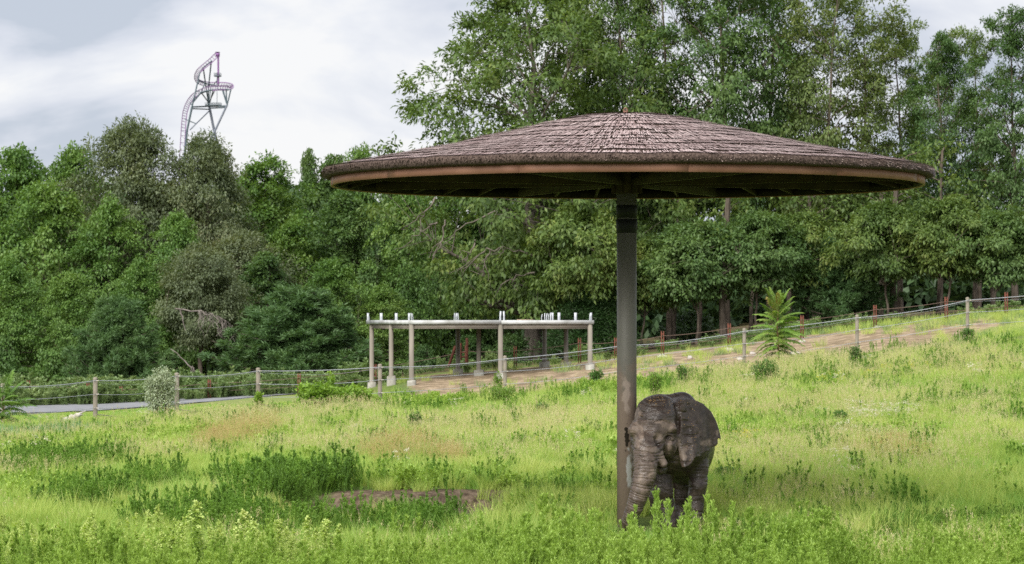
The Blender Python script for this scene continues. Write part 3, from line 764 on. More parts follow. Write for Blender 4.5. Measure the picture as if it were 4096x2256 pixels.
def build_parasol():
    rs = np.random.RandomState(31)
    t = thing('thatched_parasol', 'huge round thatched sunshade on a single steel pole beside the elephant', 'sunshade', (PX, PY, 0))
    steel = noisy('pole_paint', (.115, .105, .088), (.175, .165, .145), 1.8, .5, .25, c3=(.14, .13, .112), stretch=(1, 1, .35), lo=.3, hi=.7, bscale=30, spec=.4)
    # dried mud rubbed on by animals around and below shoulder height, a scraped pale place
    b = steel.node_tree.nodes['Principled BSDF']; base = b.inputs['Base Color'].links[0].from_socket
    tcn = nn(steel, 'ShaderNodeTexCoord'); sep = nn(steel, 'ShaderNodeSeparateXYZ'); lk(steel, tcn.outputs['Object'], sep.inputs[0])
    def blob(cx, cz, sx, sz, lo, hi, nscale, front=True):
        mpn = nn(steel, 'ShaderNodeMapping'); mpn.inputs['Location'].default_value = (-cx / sx, 0, -cz / sz); mpn.inputs['Scale'].default_value = (1 / sx, .01, 1 / sz)
        lk(steel, tcn.outputs['Object'], mpn.inputs['Vector'])
        ln = nn(steel, 'ShaderNodeVectorMath', operation='LENGTH'); lk(steel, mpn.outputs[0], ln.inputs[0])
        nz = nn(steel, 'ShaderNodeTexNoise'); nz.inputs['Scale'].default_value = nscale; nz.inputs['Detail'].default_value = 6; lk(steel, tcn.outputs['Object'], nz.inputs['Vector'])
        ad = nn(steel, 'ShaderNodeMath', operation='MULTIPLY_ADD'); ad.inputs[1].default_value = -1.6; lk(steel, nz.outputs['Fac'], ad.inputs[0]); lk(steel, ln.outputs['Value'], ad.inputs[2])
        mr = nn(steel, 'ShaderNodeMapRange'); mr.inputs['From Min'].default_value = hi; mr.inputs['From Max'].default_value = lo; lk(steel, ad.outputs[0], mr.inputs['Value'])
        return mr.outputs[0]
    def over(fac, prev, col):
        x = nn(steel, 'ShaderNodeMixRGB'); x.inputs['Color2'].default_value = (*col, 1); lk(steel, fac, x.inputs['Fac']); lk(steel, prev, x.inputs['Color1']); return x.outputs['Color']
    c = over(blob(0, .9, 1.2, 1.9, .0, .4, 3.), base, (.185, .138, .112))
    c = over(blob(.03, 1.05, .07, .42, -.28, .02, 9), c, (.40, .39, .40))
    c = over(blob(-.01, 1.62, .07, .36, -.28, -.16, 13), c, (.018, .012, .01))
    c = over(blob(-.02, 2.35, .12, .5, -.35, -.15, 6), c, (.28, .22, .19))
    lk(steel, c, b.inputs['Base Color'])
    R = .176
    m = MB(); m.lathe([(0, -.6), (R, -.6), (R, 6.4), (0, 6.4)], seg=40); pole = m.build('pole', steel, t, True)
    m = MB(); m.lathe([(R + .001, 5.26), (R + .012, 5.27), (R + .012, 5.50), (R + .001, 5.51)], seg=40); m.lathe([(R + .001, 5.53), (R + .012, 5.535), (R + .012, 5.75), (R + .001, 5.76)], seg=40)
    m.build('black_band', mat('black_rubber_band', (.008, .008, .009), .6), pole, True)
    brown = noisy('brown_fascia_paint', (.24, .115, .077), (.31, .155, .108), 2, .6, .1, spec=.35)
    dark = noisy('shade_darkened_timber', (.022, .014, .010), (.045, .028, .018), 4, .75, .2)  # brown timber, coloured darker still to stand for shade under the roof
    black = noisy('shade_black_rim', (.012, .008, .006), (.025, .016, .011), 4, .8, .2)  # near-black colour stands for the deep shade inside the rim
    # hub: sleeve, plates
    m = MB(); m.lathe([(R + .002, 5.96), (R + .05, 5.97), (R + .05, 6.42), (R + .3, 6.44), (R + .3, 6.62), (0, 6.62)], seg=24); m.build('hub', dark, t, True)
    for k in range(8):
        a = k * math.pi / 4 + math.pi / 8
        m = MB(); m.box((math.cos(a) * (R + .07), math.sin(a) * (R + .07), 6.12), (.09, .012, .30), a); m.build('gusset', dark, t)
    # eight deep rafters
    RF = 5.29
    def zr(r): return 6.13 + (6.20 - 6.13) * 0 + .30 * (1 - r / RF)       # underside of the rafters
    for k in range(8):
        a = k * math.pi / 4 + math.pi / 8; ca, sa = math.cos(a), math.sin(a)
        u = np.linspace(0, 1, 6); r = .3 + (RF - .36 - .3) * u
        top = roof_h(r) - .13; bot = np.maximum(6.115, 6.10 + 0 * r) + .10 * (1 - u) * 0
        bot = 6.112 + .0 * r
        w = .05; P = []
        for i in range(6):
            for (dz) in (bot[i] + (0 if i else .0), min(top[i], bot[i] + .26)):
                for s in (-1, 1): P.append((ca * r[i] - sa * s * w, sa * r[i] + ca * s * w, dz))
        F = []
        for i in range(5):
            q = i * 4
            F += [(q, q + 4, q + 5, q + 1), (q + 2, q + 3, q + 7, q + 6), (q, q + 2, q + 6, q + 4), (q + 1, q + 5, q + 7, q + 3)]
        F += [(0, 1, 3, 2), (20, 22, 23, 21)]
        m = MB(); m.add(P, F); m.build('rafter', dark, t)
    # joists between the rafters, resting above them
    for k in range(40):
        if k % 5 == 0: continue
        a = k * math.pi / 20 + math.pi / 8; r0 = 1.6 if k % 5 in (2, 3) else 3.0
        m = MB(); m.beam((math.cos(a) * r0, math.sin(a) * r0, roof_h(r0) - .19), (math.cos(a) * (RF - .07), math.sin(a) * (RF - .07), roof_h(RF) - .19), .045, .14)
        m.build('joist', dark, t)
    # deck boards under the thatch
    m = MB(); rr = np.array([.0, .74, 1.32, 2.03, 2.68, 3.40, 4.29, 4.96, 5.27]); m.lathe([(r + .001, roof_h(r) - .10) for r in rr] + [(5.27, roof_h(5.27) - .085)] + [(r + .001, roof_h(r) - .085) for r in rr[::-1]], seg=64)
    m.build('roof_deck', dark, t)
    # fascia in twelve curved lengths
    for k in range(12):
        a0 = k * math.pi / 6 + .148; a = np.linspace(a0 + .0006, a0 + math.pi / 6 - .0006, 12)
        P = [(r * math.cos(q), r * math.sin(q), z) for q in a for r, z in ((RF, 6.09), (RF, 6.235), (RF - .05, 6.235), (RF - .05, 6.09))]
        F = [(i * 4 + j, (i + 1) * 4 + j, (i + 1) * 4 + (j + 1) % 4, i * 4 + (j + 1) % 4) for i in range(11) for j in range(4)] + [(0, 1, 2, 3), (47, 46, 45, 44)]
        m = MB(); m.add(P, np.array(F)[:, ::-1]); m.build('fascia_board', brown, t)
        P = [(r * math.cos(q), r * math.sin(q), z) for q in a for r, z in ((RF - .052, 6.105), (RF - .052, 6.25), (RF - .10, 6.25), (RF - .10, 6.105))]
        m = MB(); m.add(P, np.array(F)[:, ::-1]); m.build('inner_shade_board', black, t)  # ring added behind the fascia so its inner face reads as shade
    # thatch courses
    sm = straw_mat()
    core = noisy('thatch_core', (.02, .012, .010), (.06, .042, .034), 30, .95, .8, bscale=60)
    rimm = noisy('thatch_rim', (.035, .023, .019), (.12, .085, .072), 30, .95, .8, bscale=60)
    rime = leaf_mat('rim_straw_ends', [(.028, .018, .015), (.065, .045, .038), (.115, .082, .07), (.32, .25, .215)], 6., trans=0., jitter=.9)
    endm = leaf_mat('cut_straw_ends', [(.014, .008, .006), (.032, .02, .016), (.055, .038, .031), (.17, .13, .11)], 6., trans=0., jitter=.9)
    rad = [5.45]
    st = .305
    while rad[-1] > .75: rad.append(rad[-1] - st); st = .305 if rad[-1] > 2 else .26
    rad.append(.3)
    for i, ro in enumerate(rad[:-1]):
        rin = max(rad[i + 1] - .25, .02); last = i == len(rad) - 2
        thick = .098 if i == 0 else .085
        seg = max(60, int(ro * 60)); a = np.arange(seg) / seg * 2 * np.pi
        cs, sn = np.cos(a), np.sin(a)
        jr = .028 * (fbm(cs * ro * 2.2 + i * 5, sn * ro * 2.2, i * 3.1) - .5) * 2.5 + .018 * rs.randn(seg) * .5
        jz = .05 * (fbm(cs * ro * 1.6 + i * 9, sn * ro * 1.6, i * 1.7 + 4) - .5)
        outer = ro + jr
        rings = [(rin + 0 * a, roof_h(rin) + .0 + 0 * a), (outer - .06, roof_h(ro) + .062 + jz), (outer - .01, roof_h(ro) + .045 + jz), (outer, roof_h(ro) - .02 + jz), (outer - .012, roof_h(ro) - thick * .8 + jz), (outer - .12, roof_h(ro) - thick - .01 + jz * .3)]
        if i == 0: rings.append((RF - .03 + 0 * a, 6.245 + 0 * a))
        V = np.vstack([np.stack([r * cs, r * sn, z], -1) for r, z in rings])
        j = np.arange(seg); k = (j + 1) % seg
        F = np.vstack([np.stack([q * seg + j, (q + 1) * seg + j, (q + 1) * seg + k, q * seg + k], -1) for q in range(len(rings) - 1)])
        # loose straws on the top face
        nS = int(ro * 640)
        q = rs.rand(nS) * 2 * np.pi; L = rs.uniform(.16, .34, nS); r1 = np.interp(q, np.append(a, 2 * np.pi), np.append(outer, outer[0])) + rs.normal(size=nS) * .014 - rs.uniform(0, .02, nS)
        z1 = roof_h(ro) + .074 + np.interp(q, np.append(a, 2 * np.pi), np.append(jz, jz[0])) - rs.uniform(0, .010, nS)
        r0 = np.maximum(r1 - L, .02); sl = (roof_h(rin) + .02 - (roof_h(ro) + .05)) / (ro - rin)
        z0 = z1 + sl * (r1 - r0) + rs.uniform(-.008, .016, nS)
        tw = rs.normal(size=nS) * .012 / max(ro, .8)
        w = rs.uniform(.004, .009, nS)
        def pt(r, ang, z): return np.stack([r * np.cos(ang), r * np.sin(ang), z], -1)
        V1 = np.stack([pt(r0, q + tw - w / np.maximum(r0, .1), z0), pt(r0, q + tw + w / np.maximum(r0, .1), z0), pt(r1, q + w / r1, z1), pt(r1, q - w / r1, z1)], 1).reshape(-1, 3)
        # cut ends: short stubs standing out of the edge face
        nE = int(ro * 520); qe = rs.rand(nE) * 2 * np.pi; re = np.interp(qe, np.append(a, 2 * np.pi), np.append(outer, outer[0])); ze = roof_h(ro) + .03 - rs.rand(nE) * thick * .95 + np.interp(qe, np.append(a, 2 * np.pi), np.append(jz, jz[0]))
        we = rs.uniform(.004, .009, nE); le = rs.uniform(.006, .035, nE)
        V2 = np.stack([pt(re - .02, qe - we / re, ze + .01), pt(re - .02, qe + we / re, ze + .012), pt(re + le, qe + we / re, ze - le * .2), pt(re + le, qe - we / re, ze - le * .2 - .008)], 1).reshape(-1, 3)
        # a few strays
        nW = int(ro * 3); qw = rs.rand(nW) * 2 * np.pi; Lw = rs.uniform(.1, .3, nW)
        dw = rs.normal(size=(nW, 3)); dw[:, 2] = np.abs(dw[:, 2]) * .3; dw /= np.linalg.norm(dw, axis=1, keepdims=True)
        bw = pt(ro - rs.rand(nW) * .2, qw, roof_h(ro) + .05 + rs.rand(nW) * .04)
        sw = np.cross(dw, [0, 0, 1]) * .004
        V3 = np.stack([bw - sw, bw + sw, bw + dw * Lw[:, None] + sw * .5, bw + dw * Lw[:, None] - sw * .5], 1).reshape(-1, 3)
        Vs = np.vstack([V, V1, V2, V3]); n0 = len(V); FF = np.arange(n0, len(Vs)).reshape(-1, 4)
        me = np_mesh('thatch_course', Vs, np.vstack([F, FF]), (core, sm, endm), midx=np.concatenate([np.zeros(len(F)), np.ones(nS), np.full(nE, 2), np.ones(nW)]))
        if i == 0: me.materials[0] = rimm; me.materials[2] = rime
        obj('thatch_course', me, t)
    # finial: pierced steel lug on the crown
    m = MB(); o_ = []; i_ = []
    for k in range(24):
        a = k / 24 * 2 * math.pi
        x = .085 * math.cos(a); z = .10 * math.sin(a)
        if z < 0: x = .085 * np.sign(x) * (abs(math.cos(a)) ** .4 if abs(math.cos(a)) > .01 else 0); z = -.13 * min(1, abs(math.sin(a)) * 1.2)
        else: x *= (1 - z * 3.4 * .5)
        o_.append((x, z)); i_.append((.036 * math.cos(a), .02 + .04 * math.sin(a)))
    P = []
    for y in (-.02, .02):
        P += [(x, y, z) for x, z in o_] + [(x, y, z) for x, z in i_]
    F = []
    for k in range(24):
        n = (k + 1) % 24
        F += [(k, n, 24 + n, 24 + k), (48 + k, 72 + k, 72 + n, 48 + n), (k, 48 + k, 48 + n, n), (24 + k, 24 + n, 72 + n, 72 + k)]
    m.add(np.array(P) * .52 + [-.02, 0, ZR + 1.26], F); m.build('finial', noisy('rusty_lug', (.14, .07, .05), (.24, .13, .10), 12, .8, .3), t)
build_parasol()

# ------------------------------------------------------------------ concrete deck on columns
def build_deck():
    o0 = at(2000, 1540, 125); o0 = Vector((o0.x, o0.y, gz(o0.x, o0.y)))
    t = thing('concrete_deck', 'pale concrete deck on round brown columns standing behind the cable fence', 'raised deck', o0)
    L = lambda p: np.array(p) - np.array(o0)
    rows = [(125.0, [1646, 2002, 2360]), (127.1, [1565, 1915, 2264]), (129.2, [1487, 1832, 2178])]
    ztop = EYE - (1281 - HOR) / FPX * 125.0; zb = ztop - .17
    colp = {}
    for r, (D, pxs) in enumerate(rows):
        for c, px in enumerate(pxs):
            x = (px - 2048) / FPX * D; g = gz(x, D); hz = {0: .22, 1: .25, 2: .25}[r]
            if (r, c) in ((1, 0),): hz = .42
            fx = hz + .1
            colp[r, c] = (x, D)
            m = MB(); rr = .105 if r == 0 else .10
            m.lathe([(rr * 1.25, g + hz), (rr * 1.25, g + hz + .03), (rr, g + hz + .03), (rr, zb), (0, zb)], c=L((x, D, 0)), seg=20); col = m.build('column', M['column'], t, True)
            w = .42 if c == 0 or r == 0 else .5
            m = MB(); x0, y0, z0 = L((x, D, g)); s = w / 2; s2 = s * .86
            P = [(x0 + i * s, y0 + j * s, z0 - .5) for i, j in ((-1, -1), (1, -1), (1, 1), (-1, 1))] + [(x0 + i * s2 + .02 * i * j, y0 + j * s2, z0 + hz + .02 * i) for i, j in ((-1, -1), (1, -1), (1, 1), (-1, 1))]
            m.add(P, [(0, 1, 5, 4), (1, 2, 6, 5), (2, 3, 7, 6), (3, 0, 4, 7), (4, 5, 6, 7)]); m.build('footing', M['footing'], t)
    def pos(u, v):   # u along the front 0..2, v back 0..2
        x0 = np.interp(u, [0, 1, 2], [colp[0, c][0] for c in range(3)]); x1 = np.interp(u, [0, 1, 2], [colp[2, c][0] for c in range(3)])
        return np.array([x0 + (x1 - x0) * v / 2, 125 + 4.2 * v / 2])
    # I-beams: flanges and web, front, side and inner lines
    def ibeam(a, b):
        a = L((*a, zb - .10)); b = L((*b, zb - .10)); d = (b - a) / np.linalg.norm(b - a); a = a + d * .12; b = b - d * .12
        m = MB(); m.beam(a, b, .02, .17); up = np.array([0, 0, .092]); m.beam(a + up, b + up, .12, .016); m.beam(a - up, b - up, .12, .016)
        m.build('steel_beam', M['beam'], t)
    for v in (0, 1, 2):
        for u in (0, 1): ibeam(pos(u, v), pos(u + 1, v))
    for u in (0, 1, 2):
        for v in (0, 1): ibeam(pos(u, v), pos(u, v + 1))
    # slab in three castings with dark joints
    ex = .17
    a0 = pos(0, 0) + [-.06, -.12]; a1 = pos(1, 0) + [.04, -.12]; a2 = pos(2, 0) + [.17, -.12]
    b0 = pos(0, 2) + [-.26, .12]; b1 = pos(1, 2) + [0, .12]; b2 = pos(2, 2) + [.17, .12]
    for (p, q, r_, s) in ((a0, a1 - [.008, 0], b1 - [.008, 0], b0), (a1 + [.008, 0], a2, b2, b1 + [.008, 0])):
        m = MB(); P = [L((*w, z)) for z in (zb + .0, ztop) for w in (p, q, r_, s)]
        m.add(P, [(3, 2, 1, 0), (4, 5, 6, 7), (0, 1, 5, 4), (1, 2, 6, 5), (2, 3, 7, 6), (3, 0, 4, 7)]); m.build('deck_slab', M['concrete'], t)
    # upright galvanised straps along the edges
    def strap(px, D, hpx, w, lean=0., y=0):
        x = (px - 2048) / FPX * D; h = hpx / FPX * D
        m = MB(); p = L((x, D, ztop)); ww = w / FPX * D / 2
        P = []
        for i, (zz, dx) in enumerate(((-.0, 0), (h * .45, lean * .2), (h, lean))):
            for sx in (-1, 1):
                for sy in (-.012, .012): P.append((p[0] + sx * ww + dx, p[1] + sy, p[2] + zz + .002))
        F = []
        for i in (0, 4): F += [(i, i + 2, i + 6, i + 4), (i + 1, i + 5, i + 7, i + 3), (i, i + 4, i + 5, i + 1), (i + 2, i + 3, i + 7, i + 6)]
        F += [(8, 10, 11, 9)]
        m.add(P, F); m.build('strap_bracket', M['galv'], t)
    for px, D, h, w, ln in [(1472, 128.8, 28, 8, 0), (1478, 128.9, 16, 3, -.03), (1525, 128, 28, 11, 0), (1585, 126.6, 28, 11, 0), (1636, 125.1, 28, 8, .01), (1646, 125.1, 28, 3, -.02), (1652, 125.2, 27, 3, -.04),
                            (1817, 129, 28, 3, .02), (1823, 129, 28, 3, .02), (1828, 129, 28, 3, -.01), (1834, 129, 28, 3, -.03), (2001, 125.1, 36, 7, .02), (2016, 125.1, 36, 7, -.01), (2004, 125.2, 12, 2, 0),
                            (2166, 128.9, 24, 3, .03), (2179, 128.9, 28, 4, .0), (2186, 128.9, 27, 4, .03), (2193, 128.9, 26, 3, .04), (2202, 128.6, 30, 6, .03), (2211, 128.4, 30, 6, 0), (2236, 127.6, 30, 11, 0), (2302, 126.2, 30, 11, 0), (2359, 125.1, 27, 4, .02), (2364, 125.2, 30, 8, 0)]:
        strap(px, D, h, w, ln)
    m = MB(); p = L((*pos(1.7, 1.7), ztop)); m.box((p[0], p[1], p[2] + .02), (.75, .15, .03), .2); o = m.build('loose_board', mat('faded_board', (.38, .28, .2), .8))
    o.location = o0; o['label'] = 'short faded board lying on the concrete deck near its right end'; o['category'] = 'board'
build_deck()

# ------------------------------------------------------------------ cable fence
FP = [(-330, 97), (13, 100), (382, 103), (708, 106), (1033, 109), (1520, 110), (2020, 112), (2478, 113), (2977, 114), (3428, 115), (3870, 116), (4330, 117)]
TOPS = {13: 1532, 382: 1508, 708: 1490, 1033: 1470, 1520: 1455, 2020: 1422, 2977: 1312, 3428: 1258, 3870: 1188}
def build_fence():
    t = thing('cable_fence', 'elephant fence of round capped posts strung with grey steel cables', 'fence', (0, 110, 0))
    pts = []
    for px, D in FP:
        x = (px - 2048) / FPX * D; g = gz(x, D); h = 1.66
        if px in TOPS: h = EYE + (HOR - TOPS[px]) / FPX * D - g
        pts.append((x, D, g, h))
        r = .082 if px < 1900 else .072
        m = MB(); m.lathe([(r, -.3), (r, h - .09), (0, h - .09)], seg=16)
        p = m.build('post', M['post'], t, True); p.location = (x, D - 110, g)
        m = MB(); m.lathe([(r + .008, h - .088), (r + .008, h - .05), (r * .8, h - .018), (r * .45, h - .004), (0, h)], seg=16); m.build('post_cap', M['post'], p, True)
        for kz in (.13, .62, 1.12):
            m = MB(); m.tube([(r * .6, -r - .01, h - kz), (r + .06, -r - .02, h - kz)], .014, 8); m.build('insulator', M['white_ins'], p)
    P = np.array([(a[0], a[1] - 110, a[2] + a[3]) for a in pts])
    for lv, (dz, r) in enumerate(((.13, .015), (.17, .004), (.62, .010), (1.12, .010))):
        for i in range(len(P) - 1):
            a, b = P[i] - [-.0, .10, dz], P[i + 1] - [0, .10, dz]
            u = np.linspace(0, 1, 9)[:, None]
            sag = {0: .07, 1: .14, 2: .06, 3: .05}[lv] * (1 + .5 * math.sin(i * 3 + lv))
            q = a + (b - a) * u; q[:, 2] -= sag * 4 * (u * (1 - u))[:, 0]
            m = MB(); m.tube(q, r, 6); m.build('cable', M['cable'], t, True)
    # rods that stand off the posts towards the field
    for px, dx, dy, zz in ((13, 1.3, -2.4, .12), (382, 1.3, -1.0, .16), (708, 1.55, -1.0, .12), (1033, .5, -.4, .18)):
        i = [k for k, f in enumerate(FP) if f[0] == px][0]; x, D, g, h = pts[i]
        a = np.array([x + .08, D - 110 - .05, g + .28 if px != 1033 else g + .3]); b = np.array([x + dx, D - 110 + dy, gz(x + dx, D + dy) + zz])
        m = MB(); m.tube([a, b], .022, 8); m.build('standoff_rod', mat('dark_rod', (.05, .06, .06), .6), t)
build_fence()

def build_old_fence():
    t = thing('rusty_post_fence', 'old fence of rust-red steel posts with thin cables along the wood', 'fence', (0, 130, 0))
    ps = [(-400, 133, 1.2), (115, 131, 1.1), (353, 130, .95), (485, 131, .75), (838, 132, .9), (1197, 132, 1.0), (1500, 133, 1.0), (1866, 132, 1.25), (2061, 130.5, 1.05), (2318, 130, 1.15), (2463, 129, 1.0), (2650, 128, 1.1), (2917, 128, 1.1), (3208, 128, 1.05), (3500, 129, 1.05), (3785, 129, 1.1), (4025, 129, 1.1), (4330, 130, 1.1)]
    P = []
    for px, D, h in ps:
        x = (px - 2048) / FPX * D; g = gz(x, D); P.append((x, D - 130, g, h))
        p = None
        m = MB()
        for s in (-1, 1):   # two channel halves back to back
            m.box((s * .038, 0, h / 2 - .1), (.022, .10, h + .2)); m.box((s * .058, -.045, h / 2 - .1), (.03, .012, h + .2)); m.box((s * .058, .045, h / 2 - .1), (.03, .012, h + .2))
        p = m.build('post', M['rust'], t); p.location = (x, D - 130, g)
        m = MB(); m.box((0, 0, h * .88), (.05, .11, .06)); m.box((0, 0, h * .45), (.05, .11, .06)); m.build('spacer', M['rust'], p)
    for lv, (f, r) in enumerate(((.80, .012), (.42, .010))):
        for i in range(len(P) - 1):
            a = np.array(P[i][:3]) + [0, -.07, P[i][3] * f]; b = np.array(P[i + 1][:3]) + [0, -.07, P[i + 1][3] * f]
            u = np.linspace(0, 1, 7)[:, None]; q = a + (b - a) * u; q[:, 2] -= .2 * (u * (1 - u))[:, 0]
            m = MB(); m.tube(q, r, 5); m.build('cable', M['cable_dull'], t, True)
build_old_fence()

def build_gate():
    """leaning red steel frame behind the deck"""
    p0 = at(1845, 1440, 131); g = gz(p0.x, 131)
    t = thing('steel_brace', 'rust-red leaning steel brace and posts seen under the deck', 'steel frame', (p0.x, 131, g))
    def q(px, py, D=131.): v = at(px, py, D); return np.array(v) - np.array((p0.x, 131, g))
    for a, b, w in (((1795, 1465), (1822, 1384), .13), ((1843, 1440), (1843, 1372), .10), ((1868, 1450), (1868, 1352), .13), ((1838, 1428), (1868, 1428), .07), ((1838, 1410), (1868, 1410), .05)):
        m = MB(); m.tube([q(*a), q(*b)], w / 2, 4); m.build('steel_bar', M['rust'], t)
build_gate()

# ------------------------------------------------------------------ roller coaster far behind
def build_coaster():
    D0 = 1100.
    s = .2679
    base = at(780, 1270, D0)
    t = thing('coaster_tower', 'green steel roller coaster tower with looping purple track rising behind the oaks', 'roller coaster', (base.x, D0, 0))
    def q(cx, cy, d=0.):
        D = D0 + d; v = at(680 + cx * s, 180 + cy * s, D); return np.array(v) - np.array((base.x, D0, 0))
    green = mat('coaster_green_steel', (.07, .10, .115), .5); grey = mat('coaster_grey_steel', (.15, .17, .21), .45); purple = mat('coaster_purple_track', (.22, .11, .27), .5); lil = mat('coaster_lilac_rail', (.20, .13, .24), .5)
    path = [(150, 2300, 6), (168, 1700, 6), (190, 1310, 6), (200, 1150, 6), (215, 1010, 6), (248, 900, 5), (292, 820, 4), (350, 750, 2), (430, 700, -2), (510, 665, -6), (610, 642, -9), (740, 632, -10), (860, 634, -8), (915, 626, 0), (905, 606, 8), (830, 592, 13), (700, 588, 15), (590, 590, 15), (490, 575, 12), (415, 548, 7), (388, 500, 2), (390, 445, -2), (425, 380, -5), (480, 328, -5), (600, 232, -2), (700, 130, 0)]
    P = np.array([q(*p) for p in path]); k = np.arange(len(P)); tt = np.linspace(0, len(P) - 1, 170)
    Q = np.stack([np.interp(tt, k, P[:, i]) for i in range(3)], -1)
    for _ in range(3): Q[1:-1] = (Q[:-2] + 2 * Q[1:-1] + Q[2:]) / 4
    T = np.gradient(Q, axis=0); T /= np.linalg.norm(T, axis=1, keepdims=True)
    S = np.cross(T, [0, 1., 0]); S /= np.linalg.norm(S, axis=1, keepdims=True)
    for nm, off, r, mt in (('spine', -.9, .17, purple), ('rail', .75, .09, lil), ('rail', .75, .09, lil)):
        dy = 0 if nm == 'spine' else (.7 if mt is lil and off > 0 else 0)
        o_ = Q + S * off + np.array([0, dy, 0])
        m = MB(); m.tube(o_, r, 6)
        ob = m.build('track_' + nm, mt, t, True)
        if nm == 'rail': ob.location.y = 0
    # remove the doubled rail by shifting it to the other side
    rails = [o for o in t.children if o.name.startswith('track_rail')]
    rails[1].location.y = -1.4
    m = MB()
    for i in range(0, 168, 1):
        a = Q[i] + S[i] * .75; b = Q[i] - S[i] * .9
        if i % 2: m.tube([a + [0, .7, 0], b], .07, 4, False); m.tube([a - [0, .7, 0], b], .07, 4, False)
        else: m.tube([b, Q[i + 1] + S[i + 1] * .75 + [0, .7, 0]], .06, 4, False)
    o = m.build('track_ties', lil, t); o['kind'] = 'stuff'
    m = MB(); m.tube([q(715, 100), q(718, 580)], .36, 8); m.build('vertical_rail', purple, t, True)
    m = MB(); m.box(q(708, 135), (1.5, 1.2, 1.7)); m.box(q(706, 108), (1.6, 1.2, .4)); m.build('top_joint', purple, t)
    for i, (a, b, r, mt) in enumerate([((250, 1280, -8), (325, 920, -8), .75, green), ((160, 2200, -8), (250, 1280, -8), .85, green), ((325, 920, -8), (405, 570, -6), .55, green), ((405, 570, -6), (435, 430, -5), .5, green), ((435, 430, -5), (492, 335, -4), .5, green), ((492, 335, -4), (620, 232, -2), .5, green),
                      ((580, 900, 8), (645, 1225, 8), .95, grey), ((645, 1225, 8), (860, 2200, 8), 1.0, grey), ((565, 830, 8), (580, 900, 8), .7, green), ((492, 345, -4), (565, 830, 8), .5, green), ((612, 240, -2), (570, 640, 5), .5, green), ((570, 640, 5), (572, 880, 8), .5, green),
                      ((850, 890, -8), (700, 1210, -8), .75, grey), ((700, 1210, -8), (230, 2200, -8), .8, grey), ((905, 660, -8), (850, 890, -8), .5, green), ((835, 650, -8), (842, 870, -8), .5, green), ((770, 650, -4), (840, 870, -8), .4, green), ((790, 660, 6), (848, 880, -8), .4, green),
                      ((345, 922, -8), (580, 912, 8), .55, green), ((330, 948, -8), (580, 958, 8), .45, green), ((590, 912, 8), (830, 908, -8), .55, green), ((600, 940, 8), (820, 930, -8), .5, green),
                      ((585, 980, 8), (390, 1170, -8), .45, grey), ((390, 1170, -8), (290, 1270, -8), .45, grey), ((220, 1105, -6), (390, 1175, -8), .35, green), ((295, 860, -4), (350, 925, -8), .4, green),
                      ((340, 850, -8), (460, 705, -4), .6, green), ((460, 705, -4), (515, 570, 5), .4, green), ((330, 890, -8), (345, 800, -8), .4, green), ((465, 710, -4), (575, 860, 8), .45, green), ((590, 860, 8), (640, 680, -8), .45, green), ((610, 790, 8), (665, 680, -8), .35, green), ((580, 850, 8), (610, 600, 10), .35, green),
                      ((385, 690, -3), (435, 688, -3), .35, green), ((400, 590, -4), (440, 540, 5), .4, green), ((420, 530, 5), (530, 570, 10), .5, green), ((530, 575, 10), (700, 605, 13), .4, green),
                      ((698, 410, 0), (698, 880, 0), .2, green), ((712, 470, 2), (712, 600, 2), .35, green), ((650, 585, 5), (715, 505, 2), .3, green), ((375, 700, -5), (345, 850, -8), .45, green)]):
        m = MB(); m.tube([q(*a), q(*b)], r * .52, 8); m.build('strut', mt, t, True)
    arc = [(465, 706, -4), (540, 685, -8), (620, 670, -9), (740, 664, -9), (880, 664, -8)]
    m = MB(); m.tube([q(*a) for a in arc], .32, 8); m.build('curved_chord', green, t, True)
    def platform(x0, x1, y, h, nb, name='service_platform'):
        m = MB(); a, b = q(x0, y), q(x1, y); c = (a + b) / 2
        m.box(c, (abs(b[0] - a[0]), 3, .3))
        for yy in (-1.5, 1.5):
            for f in (0.5, 1.): m.tube([a + [0, yy, h * f], b + [0, yy, h * f]], .06, 4)
            for i in range(nb): p = a + (b - a) * i / (nb - 1) + [0, yy, 0]; m.tube([p, p + [0, 0, h]], .06, 4)
        m.build(name, green, t)
    platform(658, 755, 462, 1.1, 5); platform(525, 762, 902, 1.0, 8)
build_coaster()
